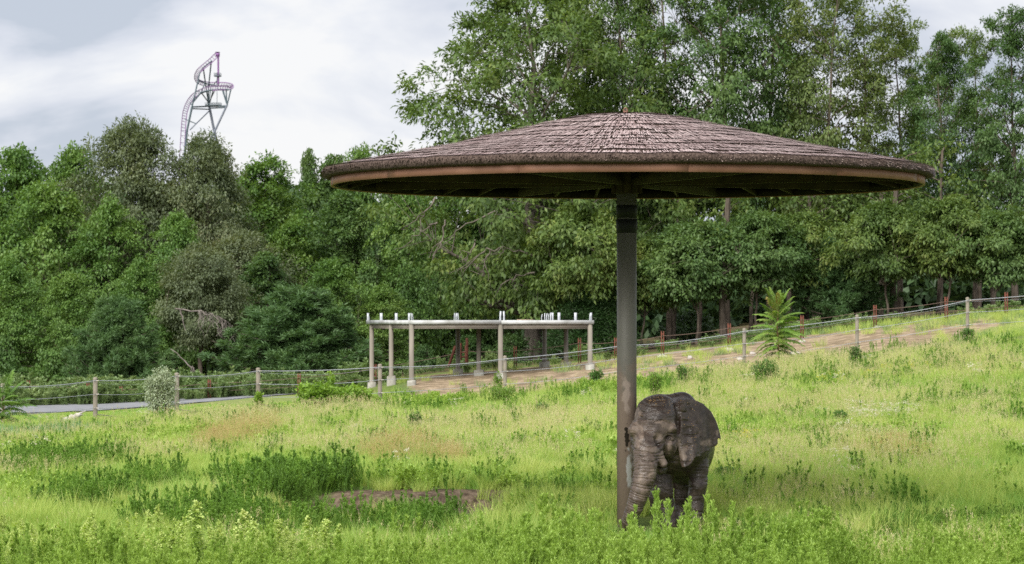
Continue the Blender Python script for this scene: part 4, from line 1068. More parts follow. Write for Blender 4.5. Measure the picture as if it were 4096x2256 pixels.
# ------------------------------------------------------------------ elephant
EY = 50.9
def build_elephant():
    def E(cx, cy, ey):
        D = EY + ey; px = 2350 + cx * .4933; py = 1500 + cy * .4933
        return np.array([(px - 2048) / FPX * D, ey, EYE + (HOR - py) / FPX * D])
    x0 = E(650, 1230, 0)[0]
    def L(cx, cy, ey): p = E(cx, cy, ey); return p - np.array([x0, 0, 0])
    def F0(cx, ey, z=0.): p = L(cx, 1200, ey); p[2] = z; return p
    h = .0135
    lo = np.array([-.95, -1.42, -.06]); hi = np.array([1.05, 2.55, 2.55])
    dims = np.ceil((hi - lo) / h).astype(int)
    gx = (lo[0] + np.arange(dims[0]) * h).astype(np.float32)[:, None, None]
    gy = (lo[1] + np.arange(dims[1]) * h).astype(np.float32)[None, :, None]
    gzz = (lo[2] + np.arange(dims[2]) * h).astype(np.float32)[None, None, :]
    S = np.full(dims, 1., np.float32)
    def win(bb):
        a = np.clip(((bb[0] - lo) / h).astype(int), 0, dims); b = np.clip(((bb[1] - lo) / h).astype(int) + 2, 0, dims)
        return tuple(slice(a[i], b[i]) for i in range(3))
    def apply(w, d, k, sub=False):
        A = S[w]
        if sub:
            hh = np.clip(.5 - .5 * (A + d) / k, 0, 1); S[w] = A * (1 - hh) - d * hh + k * hh * (1 - hh)
        else:
            hh = np.clip(.5 + .5 * (d - A) / k, 0, 1); S[w] = d * (1 - hh) + A * hh - k * hh * (1 - hh)
    def ell(c, r, k=.08, rot=0., sub=False, tilt=0.):
        c = np.array(c); r = np.array(r, float); R = r.max() + k + .08
        w = win((c - R, c + R)); X = gx[w[0]] - c[0]; Y = gy[:, w[1]] - c[1]; Z = gzz[:, :, w[2]] - c[2]
        if rot: X, Z = X * math.cos(rot) + Z * math.sin(rot), -X * math.sin(rot) + Z * math.cos(rot)
        if tilt: Y, Z = Y * math.cos(tilt) + Z * math.sin(tilt), -Y * math.sin(tilt) + Z * math.cos(tilt)
        k0 = np.sqrt((X / r[0]) ** 2 + (Y / r[1]) ** 2 + (Z / r[2]) ** 2); k1 = np.sqrt((X / r[0] ** 2) ** 2 + (Y / r[1] ** 2) ** 2 + (Z / r[2] ** 2) ** 2) + 1e-6
        apply(w, k0 * (k0 - 1) / k1, k, sub)
    def cone(a, b, ra, rb, k=.06, sub=False):
        a = np.array(a); b = np.array(b); R = max(ra, rb) + k + .06
        w = win((np.minimum(a, b) - R, np.maximum(a, b) + R)); ab = b - a; l2 = (ab ** 2).sum()
        X = gx[w[0]] - a[0]; Y = gy[:, w[1]] - a[1]; Z = gzz[:, :, w[2]] - a[2]
        t = np.clip((X * ab[0] + Y * ab[1] + Z * ab[2]) / l2, 0, 1)
        d = np.sqrt((X - t * ab[0]) ** 2 + (Y - t * ab[1]) ** 2 + (Z - t * ab[2]) ** 2) - (ra + (rb - ra) * t)
        apply(w, d, k, sub)
    def chain(pts, k=.05):
        for (p, r), (q, s) in zip(pts[:-1], pts[1:]): cone(p, q, r, s, k)
    # trunk of the body
    ell(L(775, 545, 1.05), (.575, 1.25, .76), .1)
    ell(L(745, 500, .35), (.50, .55, .72), .15)
    ell(L(760, 560, 1.85), (.55, .55, .72), .15)
    cone(L(600, 200, .12), L(800, 222, .22), .10, .12, .15); cone(L(790, 215, .0), L(870, 245, -.1), .06, .03, .10)
    cone(L(760, 215, .25), L(775, 205, 1.9), .12, .12, .2)          # backbone ridge
    ell(L(700, 420, -.02), (.40, .55, .50), .15)                     # neck
    ell(L(762, 262, -.22), (.13, .22, .15), .12)
    ell(L(700, 640, .0), (.30, .40, .36), .12)                       # chest
    # hind legs
    chain([(L(640, 800, 1.85), .25), (L(570, 980, 1.85), .155), (L(572, 1070, 1.9), .13), (F0(585, 1.85, .06), .15)], .08)
    chain([(L(790, 820, 1.7), .25), (L(768, 980, 1.7), .135), (L(764, 1070, 1.75), .118), (F0(768, 1.7, .06), .14)], .08)
    # front legs
    chain([(L(640, 680, .2), .20), (L(606, 850, .12), .175), (L(612, 930, .08), .168), (L(632, 1040, .12), .148), (L(652, 1120, .12), .148), (F0(664, .10, .07), .17)], .07)
    chain([(L(880, 560, .35), .22), (L(898, 740, .22), .178), (L(896, 870, .18), .158), (L(884, 970, .18), .140), (L(872, 1070, .18), .138), (F0(868, .16, .07), .168)], .07)
    ell(L(895, 905, .08), (.11, .10, .13), .06)
    # head
    ell(L(552, 350, -.52), (.375, .42, .35), .06)
    ell(L(505, 255, -.52), (.17, .26, .14), .14)
    ell(L(600, 222, -.45), (.20, .28, .14), .14)
    ell(L(545, 450, -.62), (.425, .32, .22), .10)
    cone(L(520, 440, -.72), L(500, 660, -.93), .285, .225, .08)
    ell(L(650, 560, -.60), (.17, .26, .24), .08)                     # cheek right
    ell(L(420, 560, -.62), (.13, .26, .24), .08)
    ell(L(690, 430, -.70), (.125, .16, .07), .07, rot=-.15)         # brow ridge right
    ell(L(370, 440, -.72), (.085, .15, .10), .07)                    # brow ridge left
    cone(L(455, 545, -1.0), L(468, 700, -1.12), .15, .17, .08)
    ell(L(655, 512, -.86), (.05, .07, .045), .05, sub=True)          # eye socket
    ell(L(560, 545, -1.02), (.06, .06, .16), .07, rot=-.3, sub=True) # hollow beside the trunk root
    ell(L(662, 518, -.775), (.048, .05, .04), .02)
    ell(L(740, 400, -.62), (.05, .2, .16), .08, sub=True)
    # lips and tusk sockets
    cone(L(560, 640, -.92), L(618, 725, -.98), .105, .075, .06)
    cone(L(425, 660, -.95), L(385, 735, -.98), .085, .055, .06)
    ell(L(590, 760, -.70), (.13, .2, .10), .06); ell(L(600, 775, -.82), (.06, .08, .07), .05)
    # proboscis
    TR = [(L(470, 620, -1.00), .225), (L(470, 740, -1.10), .205), (L(464, 800, -1.13), .198), (L(449, 860, -1.15), .188), (L(431, 930, -1.16), .172), (L(405, 1000, -1.15), .158), (L(381, 1070, -1.12), .146), (L(352, 1140, -1.06), .128), (L(322, 1192, -.98), .106), (L(298, 1232, -.90), .085), (L(286, 1262, -.86), .07)]
    chain(TR, .04)
    # right ear as a thin, curved sheet
    poly = [(742, 215), (800, 190), (862, 198), (935, 232), (1000, 290), (1045, 368), (1068, 432), (1082, 482), (1087, 520), (1081, 537), (1073, 515), (1058, 522), (1062, 556), (1044, 578), (1018, 584), (1000, 592), (986, 622), (950, 618), (936, 636), (905, 660), (884, 656), (862, 662), (846, 688), (826, 716), (795, 732), (757, 742), (744, 715), (735, 660), (726, 600), (722, 540), (735, 470), (748, 400), (752, 320)]
    pz = np.array([L(a, b, -.2)[[0, 2]] for a, b in poly])
    w = win((np.array([pz[:, 0].min() - .12, -.75, pz[:, 1].min() - .12]), np.array([pz[:, 0].max() + .12, .55, pz[:, 1].max() + .12])))
    X = gx[w[0]][:, 0, 0]; Z = gzz[:, :, w[2]][0, 0]
    XX, ZZ = np.meshgrid(X, Z, indexing='ij'); d2 = np.full(XX.shape, 1e9); ins = np.zeros(XX.shape, bool)
    for i in range(len(pz)):
        a = pz[i]; b = pz[(i + 1) % len(pz)]; e = b - a
        t = np.clip(((XX - a[0]) * e[0] + (ZZ - a[1]) * e[1]) / (e @ e), 0, 1)
        d2 = np.minimum(d2, (XX - a[0] - t * e[0]) ** 2 + (ZZ - a[1] - t * e[1]) ** 2)
        cond = ((a[1] > ZZ) != (b[1] > ZZ)) & (XX < (b[0] - a[0]) * (ZZ - a[1]) / (b[1] - a[1] + 1e-9) + a[0]); ins ^= cond
    d2 = np.sqrt(d2) * np.where(ins, -1, 1)
    xa = L(735, 400, -.2)[0]; zt = L(0, 200, -.2)[2]; zb_ = L(0, 740, -.2)[2]
    u = np.clip((XX - xa) / .75, 0, 1); v = np.clip((zt - ZZ) / (zt - zb_), 0, 1)
    y0 = -.50 + .50 * u ** 1.15 - .20 * np.sin(np.pi * np.clip(u * 1.2, 0, 1)) * (v - .3) - .10 * v * (1 - u) + .04 * np.exp(-((u - .22) / .14) ** 2) * np.exp(-((v - .25) / .25) ** 2)
    y0 += .05 * np.sin(u * 9 + v * 2.5) * v * .9 + .025 * np.sin(u * 21 - v * 4) * v
    y0 -= .13 * np.exp(-((v - .0) / .12) ** 2) * -1 * u * .3
    th = .017 + .022 * (1 - u) * (1 - v * .8)
    Y = gy[:, w[1]]
    dd = np.maximum(d2[:, None, :], (np.abs(Y - y0[:, None, :]) - th[:, None, :]) * .8)
    apply(w, dd.astype(np.float32), .035)
    cone(L(750, 260, -.42), L(745, 470, -.42), .085, .05, .07)
    # left ear, folded back against the neck beside the pole
    ell(L(372, 500, -.36), (.055, .26, .30), .05); ell(L(376, 650, -.38), (.045, .20, .28), .05)
    # tail
    chain([(L(770, 420, 2.38), .06), (L(765, 620, 2.46), .035), (L(762, 860, 2.42), .02)], .05)
    # flat soles
    zc = gzz + np.zeros_like(S[:1, :1]); S = np.maximum(S, (-gzz - .0) + np.zeros_like(S))
    grid = vdb.FloatGrid(1.0); grid.copyFromArray(np.clip(S / h, -3, 3).astype(np.float64), ijk=(0, 0, 0), tolerance=0)
    grid.background = 3.0
    V, Q = grid.convertToQuads(isovalue=0.0) if hasattr(grid, 'convertToQuads') else grid.convertToPolygons(0.0, 0.0)[::2]
    V = np.array(V) * h + lo; Q = np.array(Q)
    me = np_mesh('t', V, Q[:, ::-1]); 
    nr = np.zeros((len(V), 3), np.float32); me.vertex_normals.foreach_get('vector', nr.ravel()) if False else None
    def normals(V):
        a, b, c, d = (V[Q[:, i]] for i in range(4)); n = np.cross(c - a, d - b); out_ = np.zeros_like(V)
        for i in range(4): np.add.at(out_, Q[:, i], n)
        return out_ / (np.linalg.norm(out_, axis=1, keepdims=True) + 1e-12)
    nr = normals(V)
    # orientation: normals must point away from the body (test the topmost vertex)
    if nr[np.argmax(V[:, 2])][2] < 0: Q = Q[:, ::-1]; nr = -nr
    # one smoothing pass to take the grid steps away
    for _ in range(2):
        acc = np.zeros_like(V); cnt = np.zeros(len(V))
        for i in range(4):
            np.add.at(acc, Q[:, i], V[Q[:, (i + 1) % 4]]); np.add.at(acc, Q[:, i], V[Q[:, (i - 1) % 4]]); np.add.at(cnt, Q[:, i], 2)
        V = V * .5 + (acc / np.maximum(cnt, 1)[:, None]) * .5
    nr = normals(V)
    # --- folds: rings on the proboscis, creases on legs and face
    tp = np.array([p for p, r in TR]); tr_ = np.array([r for p, r in TR])
    seg = np.linalg.norm(np.diff(tp, axis=0), axis=1); cum = np.concatenate([[0], np.cumsum(seg)])
    best = np.full(len(V), 9.); s_ = np.zeros(len(V))
    for i in range(len(tp) - 1):
        e = tp[i + 1] - tp[i]; t = np.clip(((V - tp[i]) @ e) / (e @ e), 0, 1); d = np.linalg.norm(V - tp[i] - t[:, None] * e, axis=1) - (tr_[i] + (tr_[i + 1] - tr_[i]) * t)
        m_ = d < best; best[m_] = d[m_]; s_[m_] = cum[i] + t[m_] * seg[i]
    mt = np.clip(1 - np.abs(best) / .05, 0, 1) * sstep(.02, .3, s_)
    n1 = fbm(V[:, 0] * 4, V[:, 1] * 4, V[:, 2] * 4, 2)
    ph = s_ / (.058 - .012 * np.clip(s_ / 1.3, 0, 1)) + n1 * 1.3 + (V[:, 0] * 2.5)
    groove = (np.abs(np.sin(ph * np.pi))) ** .35
    disp = -.017 * (1 - groove) * mt * 1.6
    # fine skin folds everywhere, mostly horizontal on the limbs
    zz_ = V[:, 2]
    low = sstep(1.25, .95, zz_) * (1 - mt)
    w1 = fbm(V[:, 0] * 5, V[:, 1] * 5, V[:, 2] * 34 + n1 * 3, 2)
    disp += -.011 * np.clip(.47 - w1, 0, 1) / .2 * low
    w2 = fbm(V[:, 0] * 22, V[:, 1] * 22, V[:, 2] * 26, 2)
    disp += .0025 * (w2 - .5) * 2
    head = (V[:, 1] < -.35) & (V[:, 2] > 1.0)
    fx = V[:, 0]
    w3 = fbm(V[:, 0] * 6 + 3, V[:, 1] * 6, V[:, 2] * 24 + 7, 2)
    disp += np.where(head, -.018 * np.clip(.44 - w3, 0, 1) / .2, 0) * (1 - mt)
    for (cy, amp, a_, b_) in ((375, .010, 370, 720), (395, .008, 385, 560), (570, .009, 390, 620), (625, .012, 385, 640), (655, .010, 390, 640), (690, .012, 380, 640)):
        zc_ = L(500, cy, -.9)[2]; xa_ = L(a_, cy, -.9)[0]; xb_ = L(b_, cy, -.9)[0]; mid = (xa_ + xb_) / 2; hw = (xb_ - xa_) / 2
        zl = zc_ + .05 * ((fx - mid) / hw) ** 2 * (-1 if cy < 400 else 1) + .018 * np.sin(fx * 17 + cy)
        disp += np.where(head & (V[:, 1] < -.6), -amp * 2.2 * np.exp(-((zz_ - zl) / .009) ** 2) * sstep(1, .75, np.abs(fx - mid) / hw), 0)
    # folds fanning round the eye
    ec = L(658, 515, -.8); dx = V[:, 0] - ec[0]; dz = V[:, 2] - ec[2]; rr = np.hypot(dx, dz * 1.35)
    disp += np.where(head & (V[:, 1] < -.55) & (rr < .2), -.011 * np.clip(np.sin(rr * 95 + n1 * 4), 0, 1) ** 2 * sstep(.2, .08, rr) * sstep(.03, .05, rr), 0)
    V = V + nr * disp[:, None]
    V[:, 2] = np.maximum(V[:, 2], 0)
    # --- where the mud has dried pale
    def patch(cx, cy, rx, ry, ymax=9., a=0.):
        c = L(cx, cy, -.8); X = (V[:, 0] - c[0]) / (rx * .00219); Z = (V[:, 2] - c[2]) / (ry * .00219)
        if a: X, Z = X * math.cos(a) - Z * math.sin(a), X * math.sin(a) + Z * math.cos(a)
        r = np.sqrt(X ** 2 + Z ** 2) + (fbm(V[:, 0] * 14, V[:, 2] * 14, V[:, 1] * 5, 3) - .5) * 1.6
        return sstep(1.25, .6, r) * (V[:, 1] < ymax)
    dry = np.zeros(len(V))
    for p in ((395, 310, 35, 60, -.3, 0), (372, 425, 45, 50, -.3, 0), (660, 410, 60, 40, -.4, 0), (600, 380, 60, 14, -.4, 0), (425, 470, 22, 60, -.4, 0), (600, 680, 42, 70, -.5, .5), (515, 780, 40, 60, -.6, 0), (665, 590, 16, 55, -.4, -.4),
              (745, 600, 34, 90, .3, 0), (790, 620, 36, 60, .3, .3), (560, 500, 45, 30, -.4, 0), (395, 540, 18, 50, -.4, 0), (1075, 480, 12, 22, .4, 0), (980, 560, 50, 25, .4, 0), (430, 900, 40, 120, -.7, -.3), (500, 600, 90, 30, -.6, 0)):
        dry = np.maximum(dry, patch(*p) * (.68 if p[0] not in (430, 500) else .5))
    damp = fbm(V[:, 0] * 3, V[:, 1] * 3, V[:, 2] * 3, 3) + .08 * head
    dusty = np.clip(sstep(.4, .62, damp) * .55 * np.where((head & (V[:, 2] < 1.95) & (V[:, 0] < .25)) | (mt > .3), 1.2, .12), 0, 1)
    me = np_mesh('elephant', V, Q, (), smooth=True)
    for nm, v in (('dry', dry), ('dusty', dusty)):
        a = me.attributes.new(nm, 'FLOAT', 'POINT'); a.data.foreach_set('value', np.asarray(v, np.float32))
    m = mat('muddy_hide', (.05, .04, .034), .5, spec=.5)
    b = m.node_tree.nodes['Principled BSDF']; tcn = nn(m, 'ShaderNodeTexCoord')
    def attr(n): return nn(m, 'ShaderNodeAttribute', attribute_name=n).outputs['Fac']
    def noise(s, d=5, st=(1, 1, 1)):
        q = nn(m, 'ShaderNodeMapping'); q.inputs['Scale'].default_value = st; lk(m, tcn.outputs['Object'], q.inputs['Vector'])
        k = nn(m, 'ShaderNodeTexNoise'); k.inputs['Scale'].default_value = s; k.inputs['Detail'].default_value = d; lk(m, q.outputs[0], k.inputs['Vector']); return k.outputs['Fac']
    r = nn(m, 'ShaderNodeValToRGB'); el = r.color_ramp.elements
    el[0].position = .3; el[0].color = (.022, .015, .012, 1); el[1].position = .75; el[1].color = (.080, .057, .046, 1)
    q = el.new(.5); q.color = (.044, .031, .025, 1)
    lk(m, noise(9, 9), r.inputs['Fac'])
    r2 = nn(m, 'ShaderNodeValToRGB'); el = r2.color_ramp.elements
    el[0].position = .35; el[0].color = (.13, .095, .075, 1); el[1].position = .7; el[1].color = (.28, .21, .165, 1); lk(m, noise(14, 7), r2.inputs['Fac'])
    r3 = nn(m, 'ShaderNodeValToRGB'); el = r3.color_ramp.elements
    el[0].position = .3; el[0].color = (.065, .046, .036, 1); el[1].position = .7; el[1].color = (.165, .12, .095, 1); lk(m, noise(16, 8), r3.inputs['Fac'])
    a1 = nn(m, 'ShaderNodeMixRGB'); lk(m, attr('dusty'), a1.inputs['Fac']); lk(m, r.outputs['Color'], a1.inputs['Color1']); lk(m, r3.outputs['Color'], a1.inputs['Color2'])
    a2 = nn(m, 'ShaderNodeMixRGB'); lk(m, attr('dry'), a2.inputs['Fac']); lk(m, a1.outputs['Color'], a2.inputs['Color1']); lk(m, r2.outputs['Color'], a2.inputs['Color2'])
    # cracks
    vo = nn(m, 'ShaderNodeTexVoronoi', feature='DISTANCE_TO_EDGE'); vo.inputs['Scale'].default_value = 26
    mpn = nn(m, 'ShaderNodeMapping'); mpn.inputs['Scale'].default_value = (1, 1, 1.5); lk(m, tcn.outputs['Object'], mpn.inputs['Vector'])
    nzc = nn(m, 'ShaderNodeTexNoise'); nzc.inputs['Scale'].default_value = 6; lk(m, mpn.outputs[0], nzc.inputs['Vector'])
    av = nn(m, 'ShaderNodeMixRGB', blend_type='ADD'); av.inputs['Fac'].default_value = .25; lk(m, mpn.outputs[0], av.inputs['Color1']); lk(m, nzc.outputs['Color'], av.inputs['Color2']); lk(m, av.outputs['Color'], vo.inputs['Vector'])
    ck = nn(m, 'ShaderNodeMapRange'); ck.inputs['From Max'].default_value = .09; lk(m, vo.outputs['Distance'], ck.inputs['Value'])
    lk(m, a2.outputs['Color'], b.inputs['Base Color'])
    rg = nn(m, 'ShaderNodeMapRange'); rg.inputs['From Min'].default_value = .35; rg.inputs['From Max'].default_value = .65; rg.inputs['To Min'].default_value = .20; rg.inputs['To Max'].default_value = .52; lk(m, noise(5, 5), rg.inputs['Value'])
    rr_ = nn(m, 'ShaderNodeMath', operation='MAXIMUM'); lk(m, rg.outputs[0], rr_.inputs[0])
    dm = nn(m, 'ShaderNodeMath', operation='MULTIPLY'); dm.inputs[1].default_value = .75; lk(m, attr('dry'), dm.inputs[0]); lk(m, dm.outputs[0], rr_.inputs[1])
    lk(m, rr_.outputs[0], b.inputs['Roughness'])
    b1 = nn(m, 'ShaderNodeBump'); b1.inputs['Strength'].default_value = .3; b1.inputs['Distance'].default_value = .012; lk(m, ck.outputs[0], b1.inputs['Height'])
    b2 = nn(m, 'ShaderNodeBump'); b2.inputs['Strength'].default_value = .28; b2.inputs['Distance'].default_value = .02; lk(m, noise(38, 6), b2.inputs['Height']); lk(m, b1.outputs['Normal'], b2.inputs['Normal'])
    lk(m, b2.outputs['Normal'], b.inputs['Normal'])
    me.materials.append(m)
    o = obj('elephant', me, None, (x0, EY, 0))
    o['label'] = 'young muddy brown elephant leaning its head on the parasol pole'; o['category'] = 'elephant'
    # eye
    from mathutils.bvhtree import BVHTree
    T = BVHTree.FromPolygons([tuple(v) for v in V], [tuple(f) for f in Q])
    def front(cx, cy):
        e = L(cx, cy, -.85); r = T.ray_cast(Vector((e[0], -3, e[2])), Vector((0, 1, 0))); return (np.array(r[0]), np.array(r[1])) if r[0] is not None else (e, np.array([0, -1, 0]))
    p, n = front(657, 512)
    mb = MB(); a = np.linspace(-math.pi / 2, math.pi / 2, 9); mb.lathe([(max(.0005, .018 * math.cos(q)), .018 * math.sin(q)) for q in a], c=p + np.array([0, .013, 0]), seg=14)
    mb.build('eye', mat('eye', (.015, .008, .005), .08, spec=.6), o, True)
    for s, dz in ((1, .010), (-1, -.012)):
        u = np.linspace(-1, 1, 9); pts = []
        for q in u:
            cx = 657 + q * 17; cy = 512 - s * 7 * (1 - q * q); pp, _ = front(cx, cy); pts.append((pp[0], min(pp[1], p[1]) - .004, pp[2] + dz * (1 - q * q) * .55))
        mb = MB(); mb.tube(pts, .0115 * (1 - .5 * u ** 2), 8); mb.build('eyelid', m, o, True)
    # chaff stuck to the wet head and back
    rs = np.random.RandomState(4); P = []
    from mathutils import Vector as Vc
    for k in range(420):
        if k < 330: cx = rs.normal(600, 110); e = L(cx, 300, 0)[0]; y = rs.uniform(-.85, -.05)
        else: e = L(rs.uniform(740, 900), 300, 0)[0]; y = rs.uniform(-.6, .0)
        r = T.ray_cast(Vc((e, y, 3)), Vc((0, 0, -1)))
        if r[0] is None or r[0][2] < 1.75 - (k > 330) * .6: continue
        if k % 3 and r[0][2] < 2.02 and k < 330: continue
        q = Vc(r[0]) + r[1] * .004; tdir = Vc(rs.normal(size=3)); tdir = (tdir - r[1] * tdir.dot(r[1])).normalized(); sd = tdir.cross(r[1]) * .0028; ln = rs.uniform(.010, .026)
        P += [q - sd, q + sd, q + sd + tdir * ln, q - sd + tdir * ln]
    P = np.array([tuple(v) for v in P]); c = obj('chaff', np_mesh('chaff', P, np.arange(len(P)).reshape(-1, 4), (mat('straw_chaff', (.42, .27, .12), .8),)), o); c['kind'] = 'stuff'
    mb = MB(); c0 = front(708, 160)[0]; mb.tube([L(728, 172, -.3), L(715, 158, -.3), L(705, 148, -.3), L(706, 132, -.3), L(711, 118, -.3)], [.010, .008, .005, .004, .003], 5); mb.build('wisp', mat('wet_hay', (.02, .015, .01), .8), o)
build_elephant()
# ------------------------------------------------------------------ single plants and small things of the meadow
def frond_mesh(seed, L=1., n=22, ll=.17, droop=.5, tipred=False):
    rs = np.random.RandomState(seed); u = np.linspace(0, 1, n)
    x = L * u; z = .35 * L * u - droop * L * u ** 2 * .9
    P = []; Dv = []; Nn = []
    for i in range(2, n):
        for s in (-1, 1):
            P.append((x[i], 0, z[i])); f = math.sin(math.pi * (.15 + .8 * u[i])) ** .6
            Dv.append(np.array([.45, s * 1., -.35]) * f)
            Nn.append((0.1, s * -.2, 1))
    P.append((x[-1], 0, z[-1])); Dv.append(np.array([1, 0, -.6]) * .6); Nn.append((.3, 0, 1))
    P = np.array(P); Dv = np.array(Dv); ln = np.linalg.norm(Dv, axis=1)
    V, F = leaves_np(P, Dv, None, ll * ln / 1.0, ll * .34, rs, Nrm=np.array(Nn, float), bend=.15)
    m = MB(); m.add(V, F); m.tube(np.stack([x, 0 * x, z], -1), .012 * (1 - .7 * u) + .002, 4, False)
    return m
M['sumac'] = leaf_mat('sumac_leaf', [(.10, .20, .035), (.16, .28, .05), (.23, .34, .07), (.34, .34, .10)], 1.5, trans=.3)
M['sumac_dark'] = leaf_mat('fern_leaf', [(.09, .19, .04), (.15, .27, .055), (.22, .34, .08)], 1.5, trans=.3)
M['sumac_red'] = leaf_mat('red_tip_leaf', [(.24, .20, .06), (.34, .27, .09)], 2)
def sapling(px, D, top, label, seed, nf, Lf, key, spread=1., red=False, name='sumac_sapling'):
    x = (px - 2048) / FPX * D; g = gz(x, D); H = EYE + (HOR - top) / FPX * D - g
    t = thing(name, label, 'sapling', (x, D, g)); rs = np.random.RandomState(seed)
    m = MB(); zz = np.linspace(-.1, H * .82, 7); m.tube(np.stack([.03 * np.sin(zz * 3), .02 * np.cos(zz * 2), zz], -1), .035 * (1 - .6 * zz / H), 7); m.build('stem', mat('sapling_stem', (.22, .13, .07), .8), t, True)
    meshes = [frond_mesh(seed + i, Lf, 20, .20, d).mesh('frond', M[key]) for i, d in enumerate((.25, .5, .7, .9))]
    redm = frond_mesh(seed + 9, Lf * .8, 20, .18, .3).mesh('frond', M['sumac_red'])
    for i in range(nf):
        f = (i + .5) / nf; z = H * (.16 + .66 * f); a = i * 2.4 + rs.normal() * .25
        up = .1 + .95 * f ** 3
        me = meshes[min(3, int((1 - f) * 4))] if not (red and i in (nf - 1, nf - 7)) else redm
        o = obj('frond', me, t, (0, 0, z)); s = spread * (.75 + .5 * math.sin(math.pi * (.15 + .7 * (1 - f)))) * rs.uniform(.85, 1.1)
        o.rotation_euler = (rs.normal() * .2, -up, a); o.scale = (s, s, s)
    return t
sapling(3112, 112.3, 1168, 'young sumac sapling with long feathery fronds growing at the cable fence', 41, 50, .92, 'sumac', spread=.92, red=True)
sapling(12, 96, 1555, 'ferny sumac shrub at the photo\'s left edge in front of the first post', 42, 26, 1.0, 'sumac_dark')
sapling(-70, 95, 1575, 'ferny sumac shrub cut off by the photo\'s left edge', 43, 22, 1.0, 'sumac_dark')

def shrub(px, D, base_py, top_py, wpx, label, key, n, L, W, seed, name='shrub', cat='shrub', shape='egg', stems=14, spikes=0, group=None, side=1.):
    x = (px - 2048) / FPX * D; g = gz(x, D); H = EYE + (HOR - top_py) / FPX * D - g; R = wpx / FPX * D / 2
    t = thing(name, label, cat, (x, D, g), group); rs = np.random.RandomState(seed)
    m = MB(); tips = []
    for k in range(stems):
        a = k * 2.4; r = R * math.sqrt((k + .5) / stems) * .85; h = H * (.62 + .38 * math.sqrt(max(0, 1 - (r / R) ** 2))) * rs.uniform(.85, 1.05)
        if k < spikes: h = H * rs.uniform(.95, 1.05)
        u = np.linspace(0, 1, 6); bx = r * .35; tp = np.stack([math.cos(a) * (bx + (r - bx) * u ** .7), math.sin(a) * (bx + (r - bx) * u ** .7) * side, h * u], -1); tp[1:] += rs.normal(size=(5, 3)) * R * .05
        m.tube(tp, .012 * (1 - .7 * u), 4, False); tips.append(tp)
    m.build('stems', M['twig'], t)
    k = rs.randint(0, stems, n); u = rs.rand(n) ** .75
    TP = np.array(tips); uu = np.linspace(0, 1, 6)
    P = np.stack([np.array([np.interp(u[i], uu, TP[k[i], :, c]) for i in range(n)]) for c in range(3)], -1)
    sp = R * .30 * (1.25 - u * .9)
    P += rs.normal(size=(n, 3)) * sp[:, None] * np.array([1, side, .6]); P[:, 2] = np.abs(P[:, 2]) + .01
    d = rs.normal(size=(n, 3)) + (P - np.array([0, 0, H * .4])) / R * .5 + [0, 0, .35]
    V, F = leaves_np(P, d, None, L, W, rs, Nrm=np.array([0, 0, 1.]) + rs.normal(size=(n, 3)) * .6)
    obj('foliage', np_mesh('foliage', V, F, (M[key],)), t)
    return t
M['silver'] = leaf_mat('silvery_leaf', [(.22, .28, .18), (.36, .42, .28), (.52, .56, .43)], 2., trans=.2)
M['lime'] = leaf_mat('lime_leaf', [(.10, .20, .025), (.20, .33, .05), (.32, .44, .09)], 1., trans=.35)
M['weed_dark'] = leaf_mat('dark_weed_leaf', [(.055, .13, .025), (.085, .18, .035), (.14, .25, .06)], 1., trans=.3)
M['weed'] = leaf_mat('weed_leaf', [(.10, .20, .035), (.17, .29, .05), (.25, .38, .08)], .8, trans=.35)
shrub(645, 104, 1665, 1480, 140, 'silvery-leaved rounded shrub in front of the third cable post', 'silver', 9000, .085, .034, 51, 'silvery_shrub', stems=34, spikes=5)
shrub(1265, 106, 1630, 1535, 160, 'lime green bramble bush with a climbing shoot left of the deck', 'lime', 3200, .14, .09, 52, 'bramble_bush', 'bush', stems=16)
shrub(1400, 107, 1630, 1550, 190, 'lime green bramble bush touching the post left of the deck', 'lime', 3200, .14, .09, 53, 'bramble_bush', 'bush', stems=16)
shrub(1325, 108, 1620, 1488, 40, 'thin climbing lime green shoot above the bramble bushes', 'lime', 340, .13, .09, 54, 'climbing_shoot', 'vine', stems=3)
shrub(1033, 108.8, 1620, 1565, 34, 'lime green vine wrapping the foot of the fourth cable post', 'lime', 520, .13, .09, 55, 'vine', 'vine', stems=4)
shrub(800, 96, 1760, 1650, 130, 'upright green weed clump right of the silvery shrub', 'weed_dark', 2600, .11, .035, 56, 'weed_clump', 'weeds', stems=22)
shrub(2385, 112, 1530, 1480, 60, 'small dark bush at the footing of the right front column', 'weed_dark', 900, .10, .05, 57, 'small_bush', 'bush', stems=10)
G4 = 'tall weeds standing in the meadow'
